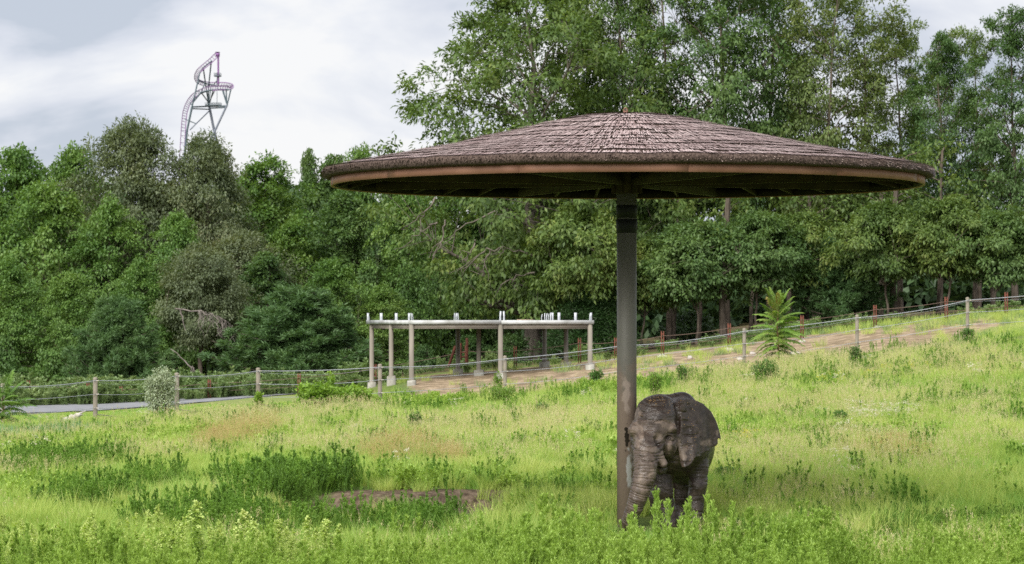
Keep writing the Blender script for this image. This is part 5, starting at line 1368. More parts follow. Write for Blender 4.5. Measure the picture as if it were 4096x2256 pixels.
for a in [(3360, 78, 1790, 1640, 60, 'lone tall bushy weed in the pale meadow right of the elephant', 'weed_dark', 1500, .07, .025, 60),
          (3720, 84, 1700, 1590, 46, 'tall bushy weed beside the white flower patch', 'weed_dark', 1000, .07, .03, 61),
          (2620, 94, 1560, 1480, 60, 'leafy weed clump just right of the parasol pole', 'weed', 1300, .08, .03, 62),
          (2170, 90, 1690, 1610, 60, 'grey-green weed clump left of the parasol pole', 'weed_dark', 1300, .08, .03, 63),
          (2730, 103, 1520, 1460, 50, 'leafy weed second to the right of the parasol pole', 'weed_dark', 900, .09, .03, 64),
          (3420, 103, 1440, 1385, 56, 'dark green weed at the foot of the post right of the sapling', 'weed_dark', 1000, .09, .03, 65),
          (3870, 112, 1360, 1315, 60, 'grey weed at the foot of the last cable post', 'weed_dark', 900, .09, .03, 66),
          (1390, 66, 1900, 1840, 50, 'dark leafy weed left of the rust-coloured grass', 'weed_dark', 700, .07, .04, 67),
          (1660, 84, 1740, 1650, 60, 'grey-green weed in the middle of the left meadow', 'weed_dark', 1000, .08, .03, 68),
          (2010, 101, 1600, 1545, 110, 'pale weed clump at the post in front of the deck', 'weed', 1800, .09, .03, 69),
          (1990, 110.5, 1570, 1490, 40, 'tall pale weed below the middle front column', 'weed', 600, .09, .035, 70),
          (2480, 62, 1900, 1800, 40, 'low weed left of the pole foot', 'weed', 500, .06, .03, 71),
          (2900, 60, 1990, 1870, 110, 'dark bushy weed in the grass just right of the elephant', 'weed_dark', 2600, .05, .018, 72),
          (3060, 97, 1500, 1440, 120, 'dark green bushy weed below the sumac sapling', 'weed_dark', 1800, .09, .03, 73)]:
    shrub(*a, name='tall_weed', cat='weed', stems=14, group=G4)

# weathered log and stones
def build_log():
    D = 97.5; a = at(228, 1706, D + .2); b = at(324, 1656, D - .3); g = gz(a.x, D); rs = np.random.RandomState(2)
    u = np.linspace(0, 1, 14)[:, None]; P = np.array(a) * (1 - u) + np.array(b) * u; P += rs.normal(size=P.shape) * .015
    m = MB(); loc = Vector((a.x, D, g)); m.tube(to_local(P, loc), np.interp(u[:, 0], [0, .3, .6, 1], [.08, .15, .16, .06]), 10)
    for k in range(5):
        q = P[rs.randint(6, 12)]; m.tube(to_local([q, q + np.array([.12, -.04, .03 + .05 * k / 3]), q + np.array([.30, -.05, .06 + .1 * rs.rand()])], loc), [.06, .04, .012], 6)
    o = m.build('weathered_log', noisy('driftwood', (.20, .17, .15), (.46, .43, .40), 3, .9, .6, stretch=(1, 1, .3)), None, False, loc); o['label'] = 'grey weathered log lying tilted in the grass left of the second post'; o['category'] = 'log'
build_log()
def stone(px, py, w, h, col, label, seed, name='stone', group=None):
    x, D, g = hit(px, py); s = w / FPX * D / 2; rs = np.random.RandomState(seed)
    m = MB(); a = np.linspace(-math.pi / 2, math.pi / 2, 7); m.lathe([(max(.002, s * math.cos(q)), s * h / w * 2 * math.sin(q)) for q in a], seg=12)
    V = m.V[0]; V += rs.normal(size=V.shape) * s * .10
    o = m.build(name, noisy('stone_' + str(seed), tuple(c * .7 for c in col), col, 8, .9, .4), None, False, (x, D, g + s * h / w * .5)); o['label'] = label; o['category'] = 'stone'
    if group: o['group'] = group
G5 = 'pale stones on the bare track'
stone(1102, 1893, 34, 22, (.42, .30, .27), 'pinkish stone lying alone in the left meadow', 1)
for i, (px, py, w, h, lab) in enumerate([(2650, 1431, 50, 9, 'flat pale slab stone at the foot of the rusty post right of the pole'), (2917, 1405, 40, 12, 'grey stone at the foot of the rusty post near the sapling'), (3095, 1392, 20, 12, 'small whitish stone left of the sapling stem'), (3210, 1370, 30, 8, 'flat stone right of the sapling'),
                                     (3010, 1418, 26, 8, 'small stone between the cable post and the sapling'), (2960, 1440, 30, 8, 'pale stone just left of the sapling'), (3180, 1418, 46, 8, 'long pale slab stone right of the sapling base'), (2760, 1436, 22, 10, 'rounded stone left of the sixth cable post'), (3510, 1312, 40, 7, 'flat stone at the foot of a rusty post on the slope')]):
    stone(px, py, w, h, (.45, .41, .37), lab, 10 + i, group=G5)

# goldenrods along the bottom edge
M['goldenrod'] = leaf_mat('goldenrod_leaf', [(.26, .40, .07), (.38, .52, .11), (.50, .62, .17)], 1.5, trans=.4)
M['panicle'] = leaf_mat('goldenrod_plume', [(.36, .48, .12), (.47, .57, .18), (.58, .62, .26)], 3., trans=.3)
def goldenrod_meshes(seed, H=1.0, plume=True):
    rs = np.random.RandomState(seed)
    u = np.linspace(0, 1, 9); ax = np.stack([.05 * np.sin(u * 3 + seed), .04 * np.cos(u * 2.), u * H], -1)
    st = MB(); st.tube(ax, .006 * (1 - .6 * u), 5)
    n = 150; t = rs.rand(n) ** .8 * .93 + .05; a = np.arange(n) * 2.4; P = np.stack([np.interp(t, u, ax[:, i]) for i in range(3)], -1)
    D = np.stack([np.cos(a), np.sin(a), .55 + 0 * a], -1)
    V, F = leaves_np(P, D, None, .13 * (1.15 - .6 * t), .024, rs, Nrm=np.stack([-np.cos(a) * .5, -np.sin(a) * .5, 1 + 0 * a], -1), bend=.5)
    lv = np_mesh('leaves', V, F, (M['goldenrod'],))
    Ps = []; Ds = []
    if plume:
        for k in range(22):
            f = k / 22; z0 = H * (.68 + .32 * f); a = k * 2.4; ln = (.16 * (1 - f) + .02)
            for j in range(16):
                q = j / 16; Ps.append([np.interp(z0 / H, u, ax[:, 0]) + math.cos(a) * ln * q, np.interp(z0 / H, u, ax[:, 1]) + math.sin(a) * ln * q, z0 + .09 * q - .10 * q * q]); Ds.append(rs.normal(size=3) * .5 + [0, 0, .8])
    else:
        for k in range(90): z0 = H * rs.uniform(.8, 1.0); Ps.append([np.interp(z0 / H, u, ax[:, 0]), np.interp(z0 / H, u, ax[:, 1]), z0]); Ds.append(rs.normal(size=3) * .6 + [0, 0, .6])
    Ps = np.array(Ps) + rs.normal(size=(len(Ps), 3)) * .006
    V, F = leaves_np(Ps, np.array(Ds), None, .028, .018, rs, Nrm=rs.normal(size=(len(Ps), 3)))
    return st.mesh('stem', M['goldenrod']), lv, np_mesh('plume', V, F, (M['panicle'],))
gr = [goldenrod_meshes(71), goldenrod_meshes(72), goldenrod_meshes(73, plume=False)]
GR = [(765, 2010, 0, 'tallest goldenrod, a slim spire in the lower left of the meadow'), (800, 2060, 2, 'slim goldenrod spire just right of the tallest one'), (975, 2045, 1, 'broad plumed goldenrod left of the dark shrub mass foot'), (1010, 2090, 0, 'plumed goldenrod right beside the broad plumed one'),
      (1130, 2080, 1, 'feathery goldenrod below the dark shrub mass'), (1300, 2080, 0, 'goldenrod with a drooping plume left of the mud bank'), (1350, 2140, 2, 'goldenrod spire below the left end of the mud bank'), (640, 2130, 1, 'yellowish plumed goldenrod left of the tallest spire'),
      (700, 2150, 0, 'cream plumed goldenrod at the bottom edge below the tallest spire'), (600, 2160, 1, 'wide goldenrod at the bottom edge, leftmost of the plumed ones'), (1090, 2150, 0, 'low goldenrod plume below the feathery one'), (1225, 2160, 1, 'goldenrod plume at the bottom edge left of the drooping one'),
      (1530, 2160, 2, 'spire of goldenrod right of the bare brown stems'), (1590, 2170, 2, 'nodding green spire, rightmost but one of the goldenrods'), (890, 2140, 0, 'goldenrod plume at the bottom edge between the tallest spire and the broad one'), (840, 2110, 2, 'pale goldenrod spire over the bottom edge'),
      (215, 2110, 2, 'lone goldenrod spire near the bottom left corner'), (460, 2170, 1, 'goldenrod near the bottom left corner with a small plume'), (1640, 2200, 2, 'rightmost goldenrod spire at the bottom edge'), (380, 2200, 0, 'low goldenrod plume left of the wide one')]
for px, top, k, lab in GR:
    D = random.uniform(42.4, 44.0); x = (px - 2048) / FPX * D; g = gz(x, D); H = EYE + (HOR - top) / FPX * D - g
    t = thing('goldenrod', lab, 'goldenrod', (x, D, g), 'goldenrods along the bottom edge', random.uniform(0, 6)); t.scale = (max(.8, H) * 1.5,) * 2 + (H,)
    for nm, me in zip(('stem', 'leaves', 'plume'), gr[k]):
        q = obj(nm, me, t)
        if nm != 'stem': q['kind'] = 'stuff'
# ------------------------------------------------------------------ meadow: clump meshes scattered by geometry nodes
def blades(seed, n, H, spread, width, lean=.35, segs=3, key='grass', hv=.35, tipz=True):
    rs = np.random.RandomState(seed)
    a = rs.rand(n) * 2 * np.pi; r = spread * np.sqrt(rs.rand(n)); h = H * rs.uniform(1 - hv, 1.1, n)
    b = np.stack([r * np.cos(a), r * np.sin(a), 0 * r - .02], -1)
    la = a + rs.normal(size=n) * .9; ln = lean * h * rs.uniform(.2, 1.3, n)
    d = np.stack([np.cos(la), np.sin(la)], -1); sa = rs.rand(n) * np.pi * 2; side = np.stack([np.cos(sa), np.sin(sa), 0 * sa], -1)
    V = []; t = np.linspace(0, 1, segs + 1)
    for k, q in enumerate(t):
        c = b + np.stack([d[:, 0] * ln * q ** 2, d[:, 1] * ln * q ** 2, h * (q - .18 * (ln / h) * q ** 2)], -1)
        w = (width * (1 - q ** 1.5 * .92) * rs.uniform(.8, 1.2, n))[:, None]
        V += [c - side * w, c + side * w]
    V = np.stack(V, 1); m_ = V.shape[1]; F = []
    base = np.arange(n)[:, None] * m_
    for k in range(segs): F.append(base + np.array([[2 * k, 2 * k + 1, 2 * k + 3, 2 * k + 2]]))
    return V.reshape(-1, 3), np.vstack(F)
def heads(seed, n, H, spread, L=.10, lean=.25):
    """stems with loose seed heads"""
    rs = np.random.RandomState(seed); V, F = blades(seed, n, H, spread, .0018, lean, 2)
    tip = V.reshape(n, -1, 3)[:, -1]; k = np.repeat(np.arange(n), 14)
    P = tip[k] - np.array([0, 0, 1]) * rs.rand(len(k), 1) * L + rs.normal(size=(len(k), 3)) * [.010, .010, .004]
    V2, F2 = leaves_np(P, rs.normal(size=(len(k), 3)) * .35 + [0, 0, 1], None, .022, .007, rs, Nrm=rs.normal(size=(len(k), 3)))
    return V, F, V2, F2
def weed(seed, H, stems, spread, nl, L, W, bushy=.3, up=.7):
    """upright leafy stems with side shoots"""
    rs = np.random.RandomState(seed); m = MB(); Ps = []; Ds = []
    for s in range(stems):
        a = rs.rand() * 6.28; r = spread * math.sqrt(rs.rand()); h = H * rs.uniform(.6, 1.1); b = np.array([r * math.cos(a), r * math.sin(a), 0]); tl = b * .35 + rs.normal(size=3) * .05
        top = b + tl + [0, 0, h]
        shoots = [(b, top, nl)]
        for j in range(int(bushy * 12)):
            t0 = rs.uniform(.35, .95); p = b + (top - b) * t0; aa = rs.rand() * 6.28; l = h * .30 * (1.15 - t0) * rs.uniform(.6, 1.3); shoots.append((p, p + np.array([math.cos(aa) * l * .6, math.sin(aa) * l * .6, l]), int(nl * .35)))
        for p, q, n in shoots:
            t = rs.rand(n) ** .8; a = np.arange(n) * 2.4 + rs.rand() * 6
            Ps.append(p + (q - p) * t[:, None]); Ds.append(np.stack([np.cos(a), np.sin(a), up + .6 * t], -1))
        V, F = None, None
        m.add([b + [-.003, 0, -.02], b + [.003, 0, -.02], top + [.001, 0, 0], top + [-.001, 0, 0]], [(0, 1, 2, 3)])
    P = np.vstack(Ps); D = np.vstack(Ds); n = len(P)
    V, F = leaves_np(P, D, None, L, W, rs, Nrm=np.array([0, 0, 1.]) + rs.normal(size=(n, 3)) * .35, bend=.2)
    m.add(V, F); return np.vstack(m.V), np.vstack(m.F[4])

M['grass'] = leaf_mat('meadow_grass', [(.21, .34, .07), (.32, .44, .095), (.45, .53, .15), (.57, .57, .26)], .12, trans=.38, jitter=.45, rough=.55, spec=.3)
M['grass_g'] = leaf_mat('green_grass', [(.15, .30, .06), (.22, .39, .075), (.30, .46, .10)], .2, trans=.38, jitter=.4, spec=.3)
M['pale'] = leaf_mat('ripe_grass_heads', [(.42, .38, .17), (.55, .50, .28), (.64, .58, .36)], .3, trans=.3)
M['redg'] = leaf_mat('rust_grass_heads', [(.38, .26, .11), (.46, .35, .16), (.48, .43, .20)], .8, trans=.3)
M['herb'] = leaf_mat('bright_herb', [(.20, .34, .06), (.33, .48, .10), (.46, .60, .17)], .35, trans=.38)
M['herbd'] = leaf_mat('dark_herb', [(.11, .22, .045), (.165, .30, .06), (.26, .40, .10)], .5, trans=.35)
M['herbm'] = leaf_mat('mid_herb', [(.14, .27, .05), (.20, .36, .065), (.29, .44, .10)], .4, trans=.38)
M['reed'] = leaf_mat('reed_blade', [(.10, .20, .10), (.17, .28, .15), (.25, .36, .20)], .5, trans=.25)
M['verge'] = leaf_mat('verge_weed', [(.13, .21, .08), (.20, .29, .12), (.32, .40, .19)], .8, trans=.3)
M['white'] = leaf_mat('white_blossom', [(.50, .48, .36), (.64, .61, .49)], 3, trans=.2)
M['yellow'] = leaf_mat('yellow_herb', [(.40, .42, .04), (.56, .50, .05)], 2, trans=.3)

def coll(name, items):
    c = bpy.data.collections.new(name)
    for i, (V, F, mats_, midx) in enumerate(items):
        me = np_mesh(name + '_clump', V, F, mats_, midx=midx); o = bpy.data.objects.new(name + '_%02d' % i, me); c.objects.link(o)
    return c
def simple(V, F, key): return (V, F, (M[key],), None)
def two(a, b, k1, k2):
    V = np.vstack([a[0], b[0]]); F = np.vstack([a[1], b[1] + len(a[0])]); return (V, F, (M[k1], M[k2]), np.concatenate([np.zeros(len(a[1])), np.ones(len(b[1]))]))
def headed(seed, n, H, spread, k1, k2, nb, L=.1):
    g = blades(seed, nb, H * .8, spread, .0045, .45); V, F, V2, F2 = heads(seed + 1, n, H, spread, L)
    Vt = np.vstack([g[0], V, V2]); Ft = np.vstack([g[1], F + len(g[0]), F2 + len(g[0]) + len(V)])
    return (Vt, Ft, (M[k1], M[k2]), np.concatenate([np.zeros(len(g[1])), np.ones(len(F) + len(F2))]))

def scatter(name, label, pts, scl, items, seed=0, tilt=.12, zs=None):
    """one object: points on the ground, clumps placed on them"""
    rs = np.random.RandomState(seed + 500); n = len(pts)
    z = ground_z(pts[:, 0], pts[:, 1]) - .01
    me = bpy.data.meshes.new(name); me.vertices.add(n); me.vertices.foreach_set('co', np.stack([pts[:, 0], pts[:, 1], z], -1).astype(np.float32).ravel())
    rot = np.stack([rs.normal(size=n) * tilt, rs.normal(size=n) * tilt, rs.rand(n) * 6.283], -1).astype(np.float32)
    a = me.attributes.new('rot', 'FLOAT_VECTOR', 'POINT'); a.data.foreach_set('vector', rot.ravel())
    scl = np.asarray(scl, float); sc3 = np.stack([scl, scl, scl * (zs if zs is not None else rs.uniform(.8, 1.25, n))], -1).astype(np.float32); a = me.attributes.new('scl', 'FLOAT_VECTOR', 'POINT'); a.data.foreach_set('vector', sc3.ravel())
    a = me.attributes.new('idx', 'INT', 'POINT'); a.data.foreach_set('value', rs.randint(0, len(items), n).astype(np.int32))
    me.update(); o = obj(name, me, kind='stuff'); o['label'] = label; o['category'] = name.replace('_', ' ')
    ng = bpy.data.node_groups.new(name, 'GeometryNodeTree')
    ng.interface.new_socket('Geometry', in_out='INPUT', socket_type='NodeSocketGeometry'); ng.interface.new_socket('Geometry', in_out='OUTPUT', socket_type='NodeSocketGeometry')
    gi = ng.nodes.new('NodeGroupInput'); go = ng.nodes.new('NodeGroupOutput')
    ip = ng.nodes.new('GeometryNodeInstanceOnPoints'); ci = ng.nodes.new('GeometryNodeCollectionInfo')
    ci.inputs['Collection'].default_value = coll(name, items); ci.inputs['Separate Children'].default_value = True; ci.inputs['Reset Children'].default_value = True
    ip.inputs['Pick Instance'].default_value = True
    def na(nm, ty): q = ng.nodes.new('GeometryNodeInputNamedAttribute'); q.data_type = ty; q.inputs['Name'].default_value = nm; return q.outputs['Attribute']
    l = ng.links.new; l(gi.outputs[0], ip.inputs['Points']); l(ci.outputs[0], ip.inputs['Instance'])
    er = ng.nodes.new('FunctionNodeEulerToRotation'); l(na('rot', 'FLOAT_VECTOR'), er.inputs[0]); l(er.outputs[0], ip.inputs['Rotation'])
    l(na('scl', 'FLOAT_VECTOR'), ip.inputs['Scale']); l(na('idx', 'INT'), ip.inputs['Instance Index'])
    l(ip.outputs[0], go.inputs[0])
    md = o.modifiers.new('scatter', 'NODES'); md.node_group = ng
    return o

def view_pts(dens, y0, y1, seed, margin=2.5, xlo=None, xhi=None):
    rs = np.random.RandomState(seed); W = 2 * (y1 * .18 + margin); n = int(dens * W * (y1 - y0))
    y = rs.uniform(y0, y1, n); x = rs.uniform(-W / 2, W / 2, n); k = np.abs(x) < y * .18 + margin
    return np.stack([x[k], y[k]], -1)
def patch_w(p, patches):
    """patches (px,py,rx,ry) in the photograph, laid on the ground as ellipses"""
    w = np.zeros(len(p))
    for px, py, rx, ry in patches:
        x, y, _ = hit(px, py); sx = rx / FPX * y; _, y1, _ = hit(px, max(py - ry, 1300)); _, y2, _ = hit(px, py + ry); sy = max((y1 - y2) / 2, .5)
        q = np.sqrt(((p[:, 0] - x) / sx) ** 2 + ((p[:, 1] - (y1 + y2) / 2) / sy) ** 2) + (fbm(p[:, 0] * .9, p[:, 1] * .9, 2., 3) - .5) * 1.3
        w = np.maximum(w, sstep(1.15, .75, q))
    return w
def meadow():
    rsg = np.random.RandomState(77)
    x_, y_ = None, None
    DARK = [(900, 2130, 420, 40), (1130, 1985, 290, 50), (200, 1895, 260, 40), (600, 1960, 90, 30), (3750, 2150, 480, 75), (3050, 2160, 160, 40), (330, 2040, 180, 40), (2250, 1995, 240, 22), (1650, 2140, 260, 50)]
    BRIGHT = [(700, 1790, 520, 42), (1700, 1560, 420, 22), (2950, 1760, 320, 40), (3550, 1765, 180, 25), (1500, 1610, 500, 25), (2300, 1830, 200, 30), (150, 2000, 300, 40), (1150, 1890, 200, 25)]
    RED = [(960, 1800, 100, 50), (1580, 1870, 120, 40), (1800, 1880, 60, 30), (3600, 1870, 200, 25), (860, 1800, 40, 50)]
    PALE = [(1100, 1700, 420, 40), (2000, 1740, 420, 60), (3300, 1650, 500, 60), (3300, 1860, 500, 60), (3750, 1500, 400, 80), (1300, 1840, 300, 30), (2000, 1850, 350, 40), (650, 1870, 260, 25), (3100, 1500, 400, 50)]
    REED = [(120, 1785, 240, 30)]
    MUD = [(1660, 2030, 270, 26)]
    def bare_mask(p): return (sstep(.2, .36, fbm(p[:, 0] * 1.3, p[:, 1] * 1.3, 8.8, 3)) *  sstep(-4.7, -3.7, p[:, 0]) * (1 - sstep(-.4, .6, p[:, 0])) * sstep(54.2, 55., p[:, 1]) * (1 - sstep(58.4, 59.2, p[:, 1])))
    def elephant_mask(p): return ((np.abs(p[:, 0] - 2.65) < .75) & (p[:, 1] > 49.5) & (p[:, 1] < 53.2)) | (np.hypot(p[:, 0] - PX, p[:, 1] - PY) < .28)
    def lawn_mask(p): return sstep(93, 97.5, p[:, 1] + (p[:, 0] + 14) * -.9) * (p[:, 0] < -6.5)
    def front_mask(p): return sstep(-5.2, -4.2, p[:, 0]) * (1 - sstep(-.2, .8, p[:, 0])) * sstep(50.8, 51.6, p[:, 1]) * (1 - sstep(55.5, 56, p[:, 1]))
    nz = lambda p, s, o: fbm(p[:, 0] * s + o, p[:, 1] * s * .6, o, 3)
    # general turf
    p = view_pts(9, 39, 108, 1); far = sstep(100, 112, p[:, 1])
    k = (rsg.rand(len(p)) > bare_mask(p) * .96) & (rsg.rand(len(p)) > .75 * patch_w(p, DARK)); p = p[k]
    lf = lawn_mask(p)
    p = p[rsg.rand(len(p)) > .95 * lf]
    k = ~elephant_mask(p); p = p[k]
    k = rsg.rand(len(p)) < sstep(41.5, 45, p[:, 1]) * .8 + .2; p = p[k]
    s = (.45 + .5 * nz(p, .35, 5) + .65 * nz(p, 1.6, 15)) * rsg.uniform(.8, 1.2, len(p)) * (1 - .3 * (p[:, 1] > 98)) * (1 - .35 * sstep(47, 43, p[:, 1])) * (1 - .5 * sstep(2.6, 1.6, np.hypot(p[:, 0] - 2.5, (p[:, 1] - 49.4) * .8)))
    items = [simple(*blades(100 + i, 110, .42, .26, .0048, .6), 'grass') for i in range(3)] + [simple(*blades(110 + i, 110, .36, .28, .005, .8), 'grass_g') for i in range(2)]
    s = s * (1 - .68 * front_mask(p))
    scatter('meadow_grass', 'yellow-green unmown grass covering the whole meadow', p, s, items, 1)
    # ripe heads
    p = view_pts(5, 44, 110, 2); w = np.clip(patch_w(p, PALE) + sstep(.5, .68, nz(p, .16, 11)) * .6, 0, 1) * (1 - patch_w(p, DARK)) * (1 - patch_w(p, BRIGHT) * .8) * (1 - bare_mask(p)) * (1 - front_mask(p)) * (1 - lawn_mask(p))
    k = (rsg.rand(len(p)) < w) & ~elephant_mask(p); p = p[k]
    items = [headed(120 + i, 16, .62, .28, 'grass', 'pale', 40) for i in range(3)]
    scatter('ripe_grass', 'pale seeding grass in drifts across the meadow', p, rsg.uniform(.75, 1.15, len(p)), items, 2)
    p = view_pts(9, 50, 90, 3); w = patch_w(p, RED); k = rsg.rand(len(p)) < w; p = p[k]
    scatter('rust_red_grass', 'rust-coloured seeding grass tufts in the left meadow', p, rsg.uniform(.6, 1.1, len(p)), [headed(130 + i, 22, .8, .22, 'grass', 'redg', 30, .16) for i in range(2)], 3)
    # bright herbs
    p = view_pts(7, 52, 112, 4); w = np.clip(patch_w(p, BRIGHT) + sstep(.55, .7, nz(p, .22, 31)) * .45, 0, 1) * (1 - patch_w(p, PALE) * .7) * (1 - bare_mask(p)) * (1 - front_mask(p)) * (1 - lawn_mask(p))
    k = (rsg.rand(len(p)) < w) & ~elephant_mask(p); p = p[k]
    scatter('bright_herbs', 'bright yellow-green low herbs in patches', p, rsg.uniform(.7, 1.15, len(p)), [simple(*weed(140 + i, .34, 9, .26, 34, .055, .026, .25), 'herb') for i in range(3)], 4)
    # scattered mid-height weeds everywhere
    p = view_pts(1.5, 52, 112, 5); w = .25 + .9 * sstep(.52, .66, nz(p, .3, 41)); k = (rsg.rand(len(p)) < w * (1 - front_mask(p)) * (1 - bare_mask(p)) * (1 - lawn_mask(p))) & ~elephant_mask(p); p = p[k]
    p = p[rsg.rand(len(p)) > front_mask(p)]
    scatter('meadow_weeds', 'leafy green weeds dotted through the grass', p, rsg.uniform(.6, 1.25, len(p)), [simple(*weed(150 + i, .5, 8, .22, 80, .032, .009, .5, 1.0), 'herbm') for i in range(3)], 5)
    # dark shrubby masses
    p = view_pts(9, 42, 80, 6); w = patch_w(p, DARK) * .75 * (1 - front_mask(p)); k = (rsg.rand(len(p)) < w) & ~elephant_mask(p) & (rsg.rand(len(p)) > bare_mask(p) * 1.0); p = p[k]
    sc = rsg.uniform(.75, 1.15, len(p)) * np.where(p[:, 0] > -.8, .62, 1.0) * np.where((p[:, 1] > 52) & (p[:, 1] < 60) & (p[:, 0] > -6.2) & (p[:, 0] < -2), 1.35, 1)
    scatter('dark_weed_thicket', 'dark green knee-high weed thickets in the lower meadow', p, sc, [simple(*weed(160 + i, .52, 12, .28, 110, .027, .009, .7, 1.0), 'herbd') for i in range(2)] + [simple(*weed(165 + i, .5, 12, .28, 110, .027, .009, .7, 1.0), 'herbm') for i in range(3)], 6)
    # the bright foreground thicket
    p = view_pts(12, 37, 50.2, 7); px = p[:, 0] / p[:, 1] * FPX + 2048
    wr = (.3 + .9 * sstep(.36, .56, nz(p, 1.1, 29))) * sstep(1650, 2150, px + (nz(p, .6, 3) - .5) * 500) * (1 - .8 * sstep(2900, 3400, px)) * sstep(49.4, 47.6, p[:, 1] + (px - 2000) * .0004)
    wl = (1 - sstep(1500, 1750, px)) * sstep(44.6, 43.2, p[:, 1] + (nz(p, .8, 9) - .5) * 3)
    k = rsg.rand(len(p)) < np.maximum(wr, wl * .35); k = k & ~elephant_mask(p); p = p[k]; px = px[k]
    hgt = np.interp(p[:, 1], [37, 43, 45, 47, 49.4], [1.1, 1.0, .8, .5, .26]) * (1 - .2 * (px < 1700)) * (.55 + .95 * nz(p, .9, 17)) * (1 - .55 * sstep(2.6, 1.5, np.abs(p[:, 0] - 2.3)) * sstep(42.5, 45, p[:, 1]))
    scatter('bright_foreground_weeds', 'bright lime green feathery weeds filling the foreground', p, hgt * rsg.uniform(.6, 1.45, len(p)) * 1.1, [simple(*weed(170 + i, .66, 10, .24, 130, .027, .0065, .7, 1.2), 'herb') for i in range(4)], 7)
    # foreground understory greens
    p = view_pts(6, 41.5, 50, 8); k = (rsg.rand(len(p)) < (.35 + .5 * sstep(.45, .6, nz(p, .5, 61))) * np.where(p[:, 0] < -1.2, .45, 1)) & ~elephant_mask(p); p = p[k]
    scatter('foreground_weeds', 'mid green leafy weeds between the lime green ones', p, rsg.uniform(.45, .8, len(p)) * np.interp(p[:, 1], [41, 46, 48, 50], [1, .8, .5, .3]), [simple(*weed(180 + i, .55, 9, .25, 90, .03, .008, .5, 1.1), 'herbm') for i in range(3)], 8)
    p = view_pts(11, 84, 100, 9); k = rsg.rand(len(p)) < patch_w(p, REED); p = p[k]
    scatter('reeds', 'blue-green reed blades at the left edge of the meadow', p, rsg.uniform(.7, 1.1, len(p)), [simple(*blades(190 + i, 26, .55, .3, .011, .22, 3), 'reed') for i in range(2)], 9)
    # verge behind the road and along the wood
    p = view_pts(4.5, 124, 142, 10, 3); px = p[:, 0] / p[:, 1] * FPX + 2048
    w = (p[:, 0] < -7) * sstep(-18 * 0 + 127, 129.5, p[:, 1] - np.clip(px - 300, 0, 900) * .006) + (p[:, 0] > -7) * sstep(128, 133, p[:, 1]) * np.where(p[:, 0] < 6, .10, .16) * sstep(.45, .62, nz(p, .5, 91)) * 2
    k = rsg.rand(len(p)) < w; p = p[k]
    scatter('verge_weeds', 'waist-high grey-green weeds between the road and the wood', p, rsg.uniform(.5, 1.2, len(p)) * (.45 + 1.0 * nz(p, .7, 23)) * np.where(p[:, 0] < -7, 1.0, .7), [simple(*weed(200 + i, .72, 9, .4, 46, .13, .045, .4), 'verge') for i in range(3)], 10)
    p = view_pts(5, 110, 134, 11, 3); px = p[:, 0] / p[:, 1] * FPX + 2048
    w = .35 * sstep(.45, .65, nz(p, .45, 71)) * (p[:, 0] > -6) + .45 * sstep(.0, .1, (p[:, 0] - 14) / 9 + (p[:, 1] - 128) * .06) * (p[:, 0] > 8) * (p[:, 1] > 124)
    k = rsg.rand(len(p)) < w; p = p[k]
    scatter('track_grass', 'thin grass growing on the bare track behind the fence', p, rsg.uniform(.5, .9, len(p)), [simple(*blades(210, 60, .40, .4, .010, .6), 'verge')] + [simple(*blades(212 + i, 50, .5, .4, .009, .6), 'grass') for i in range(2)], 11)
    # mown strip by the road: very short blades
    p = view_pts(9, 93, 120, 12, 2); k = rsg.rand(len(p)) < lawn_mask(p); p = p[k]
    from_road = []
    xr, yr, _ = hit(380, 1646); 
    k = EYE - (ground_z(p[:, 0], p[:, 1])) > 0; px = p[:, 0] / p[:, 1] * FPX + 2048; py = HOR + (EYE - ground_z(p[:, 0], p[:, 1])) * FPX / p[:, 1]
    edge = np.interp(px, [-560, 90, 380, 700, 1000, 1190], [1680, 1655, 1645, 1621, 1592, 1577]) + 6
    p = p[py > edge]
    scatter('mown_grass', 'short mown grass strip beside the road', p, rsg.uniform(.25, .5, len(p)), [simple(*blades(220 + i, 90, .22, .4, .010, .6), 'grass_g') for i in range(2)] + [simple(*blades(222, 90, .22, .4, .01, .6), 'grass')], 12)
    # goldenrod crowd along the bottom
    p = view_pts(7, 41.8, 45.5, 19); px = p[:, 0] / p[:, 1] * FPX + 2048
    w = (1 - sstep(1500, 1850, px)) * (.25 + .75 * sstep(.46, .58, nz(p, .9, 77))); k = rsg.rand(len(p)) < w; p = p[k]
    its = []
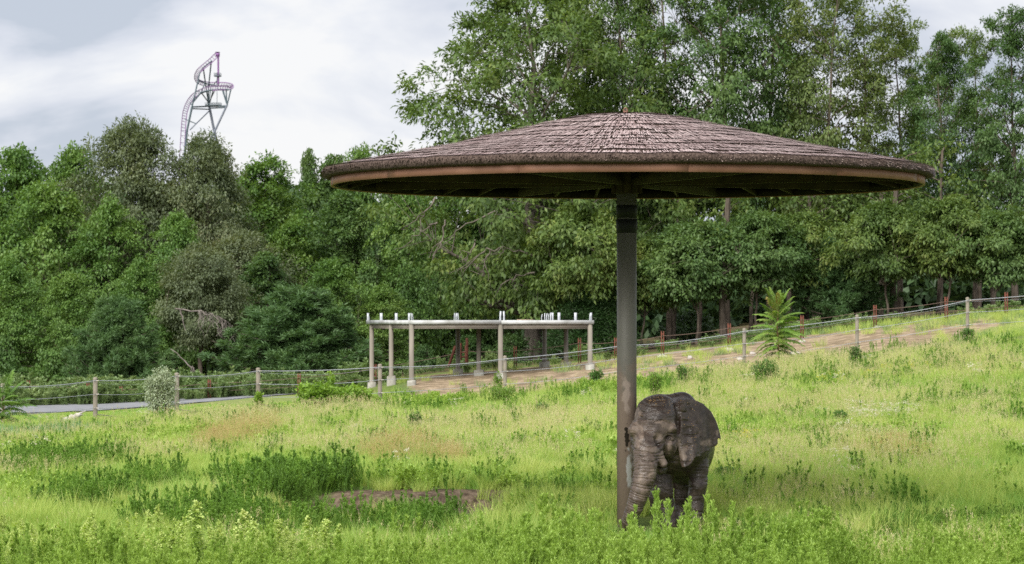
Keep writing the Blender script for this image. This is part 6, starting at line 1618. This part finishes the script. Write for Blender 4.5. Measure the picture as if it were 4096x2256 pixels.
    for i in (0, 1, 2):
        Vs, Fs, mi, n0 = [], [], [], 0
        for q, me in enumerate(gr[i]):
            v = np.empty(len(me.vertices) * 3, np.float32); me.vertices.foreach_get('co', v); v = v.reshape(-1, 3); f = np.array([tuple(pl.vertices) for pl in me.polygons if len(pl.vertices) == 4])
            Vs.append(v * [1.1, 1.1, 1]); Fs.append(f + n0); mi.append(np.full(len(f), 0 if q < 2 else 1)); n0 += len(v)
        its.append((np.vstack(Vs), np.vstack(Fs), (M['goldenrod'], M['panicle']), np.concatenate(mi)))
    scatter('goldenrod_crowd', 'crowd of light green goldenrods along the bottom edge of the meadow', p, rsg.uniform(.55, .95, len(p)), its, 19)
    # white and yellow flowers
    def flowers(name, label, patches, key, H, y0, y1, dens, seed, ex=0):
        p = view_pts(dens, y0, y1, seed); w = np.clip(patch_w(p, patches) + ex, 0, 1); k = (rsg.rand(len(p)) < w) & ~elephant_mask(p); p = p[k]
        its = []
        for i in range(2):
            rs = np.random.RandomState(seed + i); V, F = blades(seed + i, 12, H, .18, .002, .2, 2); tip = V.reshape(12, -1, 3)[:, -1]; kk = np.repeat(np.arange(12), 14)
            P = tip[kk] + rs.normal(size=(len(kk), 3)) * [.03, .03, .012]; V2, F2 = leaves_np(P, rs.normal(size=(len(kk), 3)), None, .022, .02, rs, Nrm=rs.normal(size=(len(kk), 3)))
            its.append((np.vstack([V, V2]), np.vstack([F, F2 + len(V)]), (M['herbm'], M[key]), np.concatenate([np.zeros(len(F)), np.ones(len(F2))])))
        scatter(name, label, p, rsg.uniform(.7, 1.1, len(p)), its, seed)
    flowers('white_flowers', 'white umbel flowers in a drift right of the elephant', [(3520, 1708, 130, 12), (3350, 1690, 60, 10)], 'white', .62, 60, 105, 5, 14, .004)
    flowers('yellow_flowers', 'small yellow flowers low in the grass right of the elephant', [(2990, 1800, 150, 12), (3500, 1530, 200, 14), (3320, 1560, 60, 14), (2150, 1755, 40, 8)], 'yellow', .45, 60, 105, 1.6, 15, .004)
meadow()
print('scene built')
